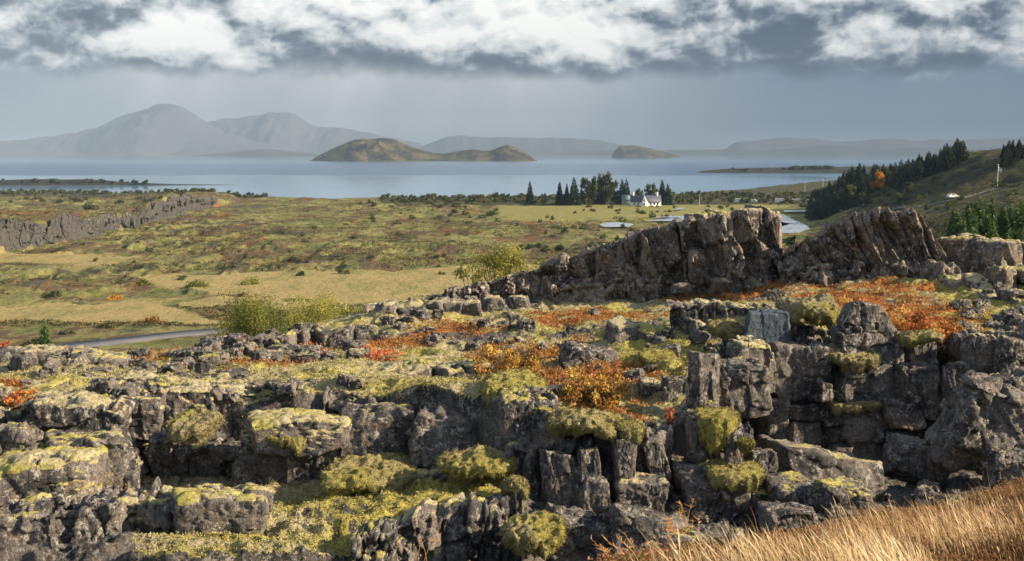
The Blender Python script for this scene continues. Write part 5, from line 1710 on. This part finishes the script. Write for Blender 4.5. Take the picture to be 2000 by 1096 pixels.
M['grass'] = mat_leaf('golden_grass', [(.05, (.16, .10, .05)), (.25, (.40, .24, .11)), (.5, (.66, .51, .28)), (.75, (.78, .67, .44)), (.95, (.84, .78, .60))], .45, 1.2)
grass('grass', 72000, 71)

# tall loose stalks and dry tufts standing in front of the rocks
M['stalk'] = mat_simple('dry_stalk', (.42, .20, .07), .7, (.55, .32, .12), 4)


def tuft(px, py, d, hpx, n, label, spread=.25, seed=1, zoff=None):
    r = np.random.RandomState(seed + int(px))
    q = base(px, py, d) if zoff is None else W(px, py, d)
    h = hpx * AX(py, d)
    acc = Acc()
    for i in range(n):
        b = np.array([r.normal() * spread * h * .5, r.normal() * spread * h * .5, -.05])
        lean = np.array([r.normal() * .25 - .15, r.normal() * .2, 1]) * h * r.uniform(.6, 1.05)
        p1 = b + lean * .5; p2_ = b + lean + np.array([lean[0] * .5, 0, -.04 * h])
        tube(acc, b, p1, .006, .005, 4); tube(acc, p1, p2_, .005, .002, 4)
        for j in range(7):
            s = p1 + (p2_ - p1) * r.uniform(.25, 1); e = s + np.array([r.normal() * .05, r.normal() * .04, r.uniform(.02, .06)]) * h * 1.5
            tube(acc, s, e, .007, .002, 4)
    return tag(link('grass_tuft', acc.mesh('grass_tuft', M['stalk']), q), label, 'grass tuft')


tuft(1240, 1110, 13.5, 90, 18, 'reddish seed-head stalks at the bottom left end of the golden grass', .6)
tuft(1150, 1110, 13, 75, 6, 'few thin stalks rising in front of the lichen-covered slab', .7)
tuft(1330, 1095, 14, 80, 18, 'rust-brown seed-head tuft left of the golden grass', .4)
tuft(825, 1100, 22.5, 70, 3, 'two dry orange stalks in front of the dark columns of the mossy ledge', .4, zoff=1)
tuft(1345, 1030, 25, 80, 4, 'tall dry stalk beside the large rectangular block', .25, zoff=1)
tuft(705, 955, 28.5, 34, 22, 'dry orange grass tuft at the foot of the large square boulder', 1.0)
tuft(810, 940, 28.4, 34, 20, 'dry orange grass tuft right of the knobbly moss mound', .9)
tuft(240, 985, 27.5, 50, 16, 'yellow-green dry grass tuft in the left gully', .5)

# ------------------------------------------------------------------ sky, air, sun, camera
SUN_EL = math.radians(25); SUN_AZ = math.radians(99)     # from straight ahead toward the right
sd = Vector((math.sin(SUN_AZ) * math.cos(SUN_EL), math.cos(SUN_AZ) * math.cos(SUN_EL), math.sin(SUN_EL)))
sun = bpy.data.lights.new('sun', 'SUN'); sun.energy = 5.0; sun.angle = math.radians(.5); sun.color = (1, .80, .57)
so = bpy.data.objects.new('sun', sun); COL.objects.link(so)
so.rotation_euler = sd.to_track_quat('Z', 'Y').to_euler()

wd = bpy.data.worlds.new('World'); S.world = wd; wd.use_nodes = True
t = NT(wd.node_tree)
tc = t.n('ShaderNodeTexCoord').outputs['Generated']
sx = t.n('ShaderNodeSeparateXYZ', {0: tc})
X, Y, Z = sx.outputs
hor = t.m('SQRT', t.m('ADD', t.m('MULTIPLY', X, X), t.m('MULTIPLY', Y, Y)))
el = t.m('ARCTAN2', Z, hor)
az = t.m('ARCTAN2', X, Y)
# sky places in units of 1/2300 rad, measured from the lake horizon straight ahead
U = t.m('MULTIPLY', t.m('TANGENT', t.m('MULTIPLY', az, .5)), 2 * FPX)
E = t.m('MULTIPLY', el, FPX)
q = t.n('ShaderNodeCombineXYZ', {0: t.m('MULTIPLY', U, .001), 1: t.m('MULTIPLY', E, .001), 2: 0.37}).outputs[0]
wq = t.n('ShaderNodeTexNoise', {'Vector': q, 'Scale': 4., 'Detail': 5., 'Roughness': .6}).outputs['Color']
wq2 = t.v('MULTIPLY', t.v('SUBTRACT', wq, (.5, .5, .5)), (.12, .05, 0))
qa = t.v('MULTIPLY', t.v('ADD', q, wq2), (1.0, 1.55, 1))
def dens(vec):
    a = t.noise(vec, 4.4, 8, .52)
    b = t.noise(vec, 14., 6, .6)
    return t.m('ADD', t.m('MULTIPLY', a, .76), t.m('MULTIPLY', b, .24))
D0 = dens(qa)
D1 = dens(t.v('ADD', qa, (.010, .030, 0)))
emb = t.m('SUBTRACT', D0, D1)
# big masses of the cloud deck: (u, e, ru, re, brightness)
Uw = t.m('ADD', U, t.m('MULTIPLY', t.m('SUBTRACT', t.noise(q, 7, 6, .6), .5), 150))
Ew = t.m('ADD', E, t.m('MULTIPLY', t.m('SUBTRACT', t.noise(t.v('ADD', q, (3, 5, 1)), 8, 6, .62), .5), 75))
SKYB = [(700, 150, 480, 13, -.20), (1500, 142, 520, 18, -.16), (380, 78, 120, 45, .34), (870, 85, 75, 38, .28), (1080, 82, 85, 45, .36), (620, 62, 110, 30, .22), (300, 110, 60, 30, .2), (1020, 45, 160, 30, .22), (1400, 50, 220, 24, .22),
        (1620, 100, 60, 22, .22), (1750, 95, 110, 22, .12), (1970, 50, 60, 50, .25), (60, 100, 90, 40, .12), (20, 85, 35, 30, .15), (850, 15, 300, 22, .3), (1300, 5, 400, 22, .3), (250, 15, 200, 25, .1), (460, 30, 80, 25, .15),
        (235, 65, 42, 32, -.34), (120, 85, 50, 22, -.14), (720, 118, 90, 26, -.24), (960, 125, 70, 22, -.25), (1230, 110, 70, 38, -.24), (1500, 88, 60, 30, -.28), (1400, 125, 160, 28, -.20), (1700, 140, 200, 26, -.16), (1330, 150, 260, 16, -.15), (800, 145, 200, 12, -.2), (1890, 105, 75, 42, -.28), (1580, 60, 50, 20, -.1), (340, 143, 130, 12, -.2), (560, 148, 120, 10, -.14), (1000, 50, 40, 14, -.08), (450, 8, 60, 16, -.14), (620, 35, 60, 12, -.1), (100, 30, 120, 18, -.1)]
s = 0.0
for (cu, ce, ru, re, b) in SKYB:
    du = t.m('MULTIPLY', t.m('SUBTRACT', Uw, cu - 1000), 1 / ru); de = t.m('MULTIPLY', t.m('SUBTRACT', Ew, 297 - ce), 1 / re)
    g_ = t.m('EXPONENT', t.m('MULTIPLY', t.m('ADD', t.m('MULTIPLY', du, du), t.m('MULTIPLY', de, de)), -1.0))
    s = t.m('MULTIPLY_ADD', g_, b * 1.45, s)
deckE = t.m('ADD', Ew, t.m('MULTIPLY', t.m('SUBTRACT', t.noise(q, 3, 4), .5), 30))
b0 = t.m('ADD', .545, t.m('ADD', t.m('MULTIPLY', t.m('SUBTRACT', D0, .5), 1.4), t.m('MULTIPLY', emb, 4.6)))
b0 = t.m('MULTIPLY', t.m('ADD', b0, s), .80)
cloud = t.ramp(b0, [(.04, (.035, .06, .095)), (.22, (.09, .125, .17)), (.40, (.31, .345, .375)), (.58, (.60, .62, .62)), (.92, (.90, .89, .845))])
# rain and mist under the deck
rr_ = t.noise(t.n('ShaderNodeCombineXYZ', {0: t.m('MULTIPLY', t.m('SUBTRACT', U, t.m('MULTIPLY', E, .25)), .004), 1: t.m('MULTIPLY', E, .0012), 2: 0}).outputs[0], 1.2, 4, .5)
lf = t.map(U, -1000, -560); md_ = t.map(U, 620, -150)
rainl = t.mix(lf, (.21, .26, .31), (.60, .605, .61))
rain = t.mix(md_, (.10, .165, .25), rainl)
rain = t.mix(t.map(E, 60, 10), rain, t.mix(md_, (.27, .35, .43), (.40, .44, .48)))
rain = t.mix(t.map(rr_, .35, .65, 0, .45), rain, (.20, .23, .27))
under = t.map(deckE, 128, 168)
vis = t.mix(under, rain, cloud)
# the rest of the dome: broken cloud over the blue
sky = t.n('ShaderNodeTexSky', sky_type='NISHITA', sun_disc=False, sun_elevation=SUN_EL, sun_rotation=SUN_AZ)
up = t.v('MULTIPLY', tc, (1.6, 1.6, 3.2))
cn = t.noise(up, 1.6, 7, .58)
hi = t.mix(t.map(cn, .40, .62), t.v('MULTIPLY', sky.outputs[0], (.12, .12, .12)), (.42, .46, .52))
tot = t.mix(t.map(E, 330, 640), vis, hi)
SKYK = .62
bg = t.n('ShaderNodeBackground', {'Color': t.v('MULTIPLY', tot, (SKYK / .1, SKYK / .1, SKYK / .1)), 'Strength': .1})
wo = t.n('ShaderNodeOutputWorld'); t.t.links.new(bg.outputs[0], wo.inputs[0])

# the air
hz = Acc(); bx(hz, -14000, 14000, -300, 18500, -6, 690)
mh = bpy.data.materials.new('rainy_air'); mh.use_nodes = True
th = NT(mh.node_tree)
pv = th.n('ShaderNodeVolumePrincipled', {'Color': (.335, .455, .60, 1), 'Density': 8.3e-5, 'Anisotropy': -.35})
oh = th.n('ShaderNodeOutputMaterial'); th.t.links.new(pv.outputs[0], oh.inputs['Volume'])
tag(link('haze', hz.mesh('haze', mh, False)), kind='stuff')

cam = bpy.data.cameras.new('camera'); co = bpy.data.objects.new('camera', cam); COL.objects.link(co)
co.location = (0, 0, EYE); co.rotation_euler = (math.pi / 2 - PITCH, 0, 0)
cam.sensor_width = 36; cam.lens = 36 * FPX / 2000; cam.clip_start = .2; cam.clip_end = 80000
S.camera = co
S.view_settings.view_transform = 'Standard'; S.view_settings.look = 'None'; S.view_settings.exposure = 1.25; S.view_settings.gamma = 1
S.render.engine = 'CYCLES'
S.cycles.use_denoising = True
S.cycles.max_bounces = 5; S.cycles.diffuse_bounces = 2; S.cycles.glossy_bounces = 2; S.cycles.transmission_bounces = 3; S.cycles.volume_bounces = 0; S.cycles.transparent_max_bounces = 4
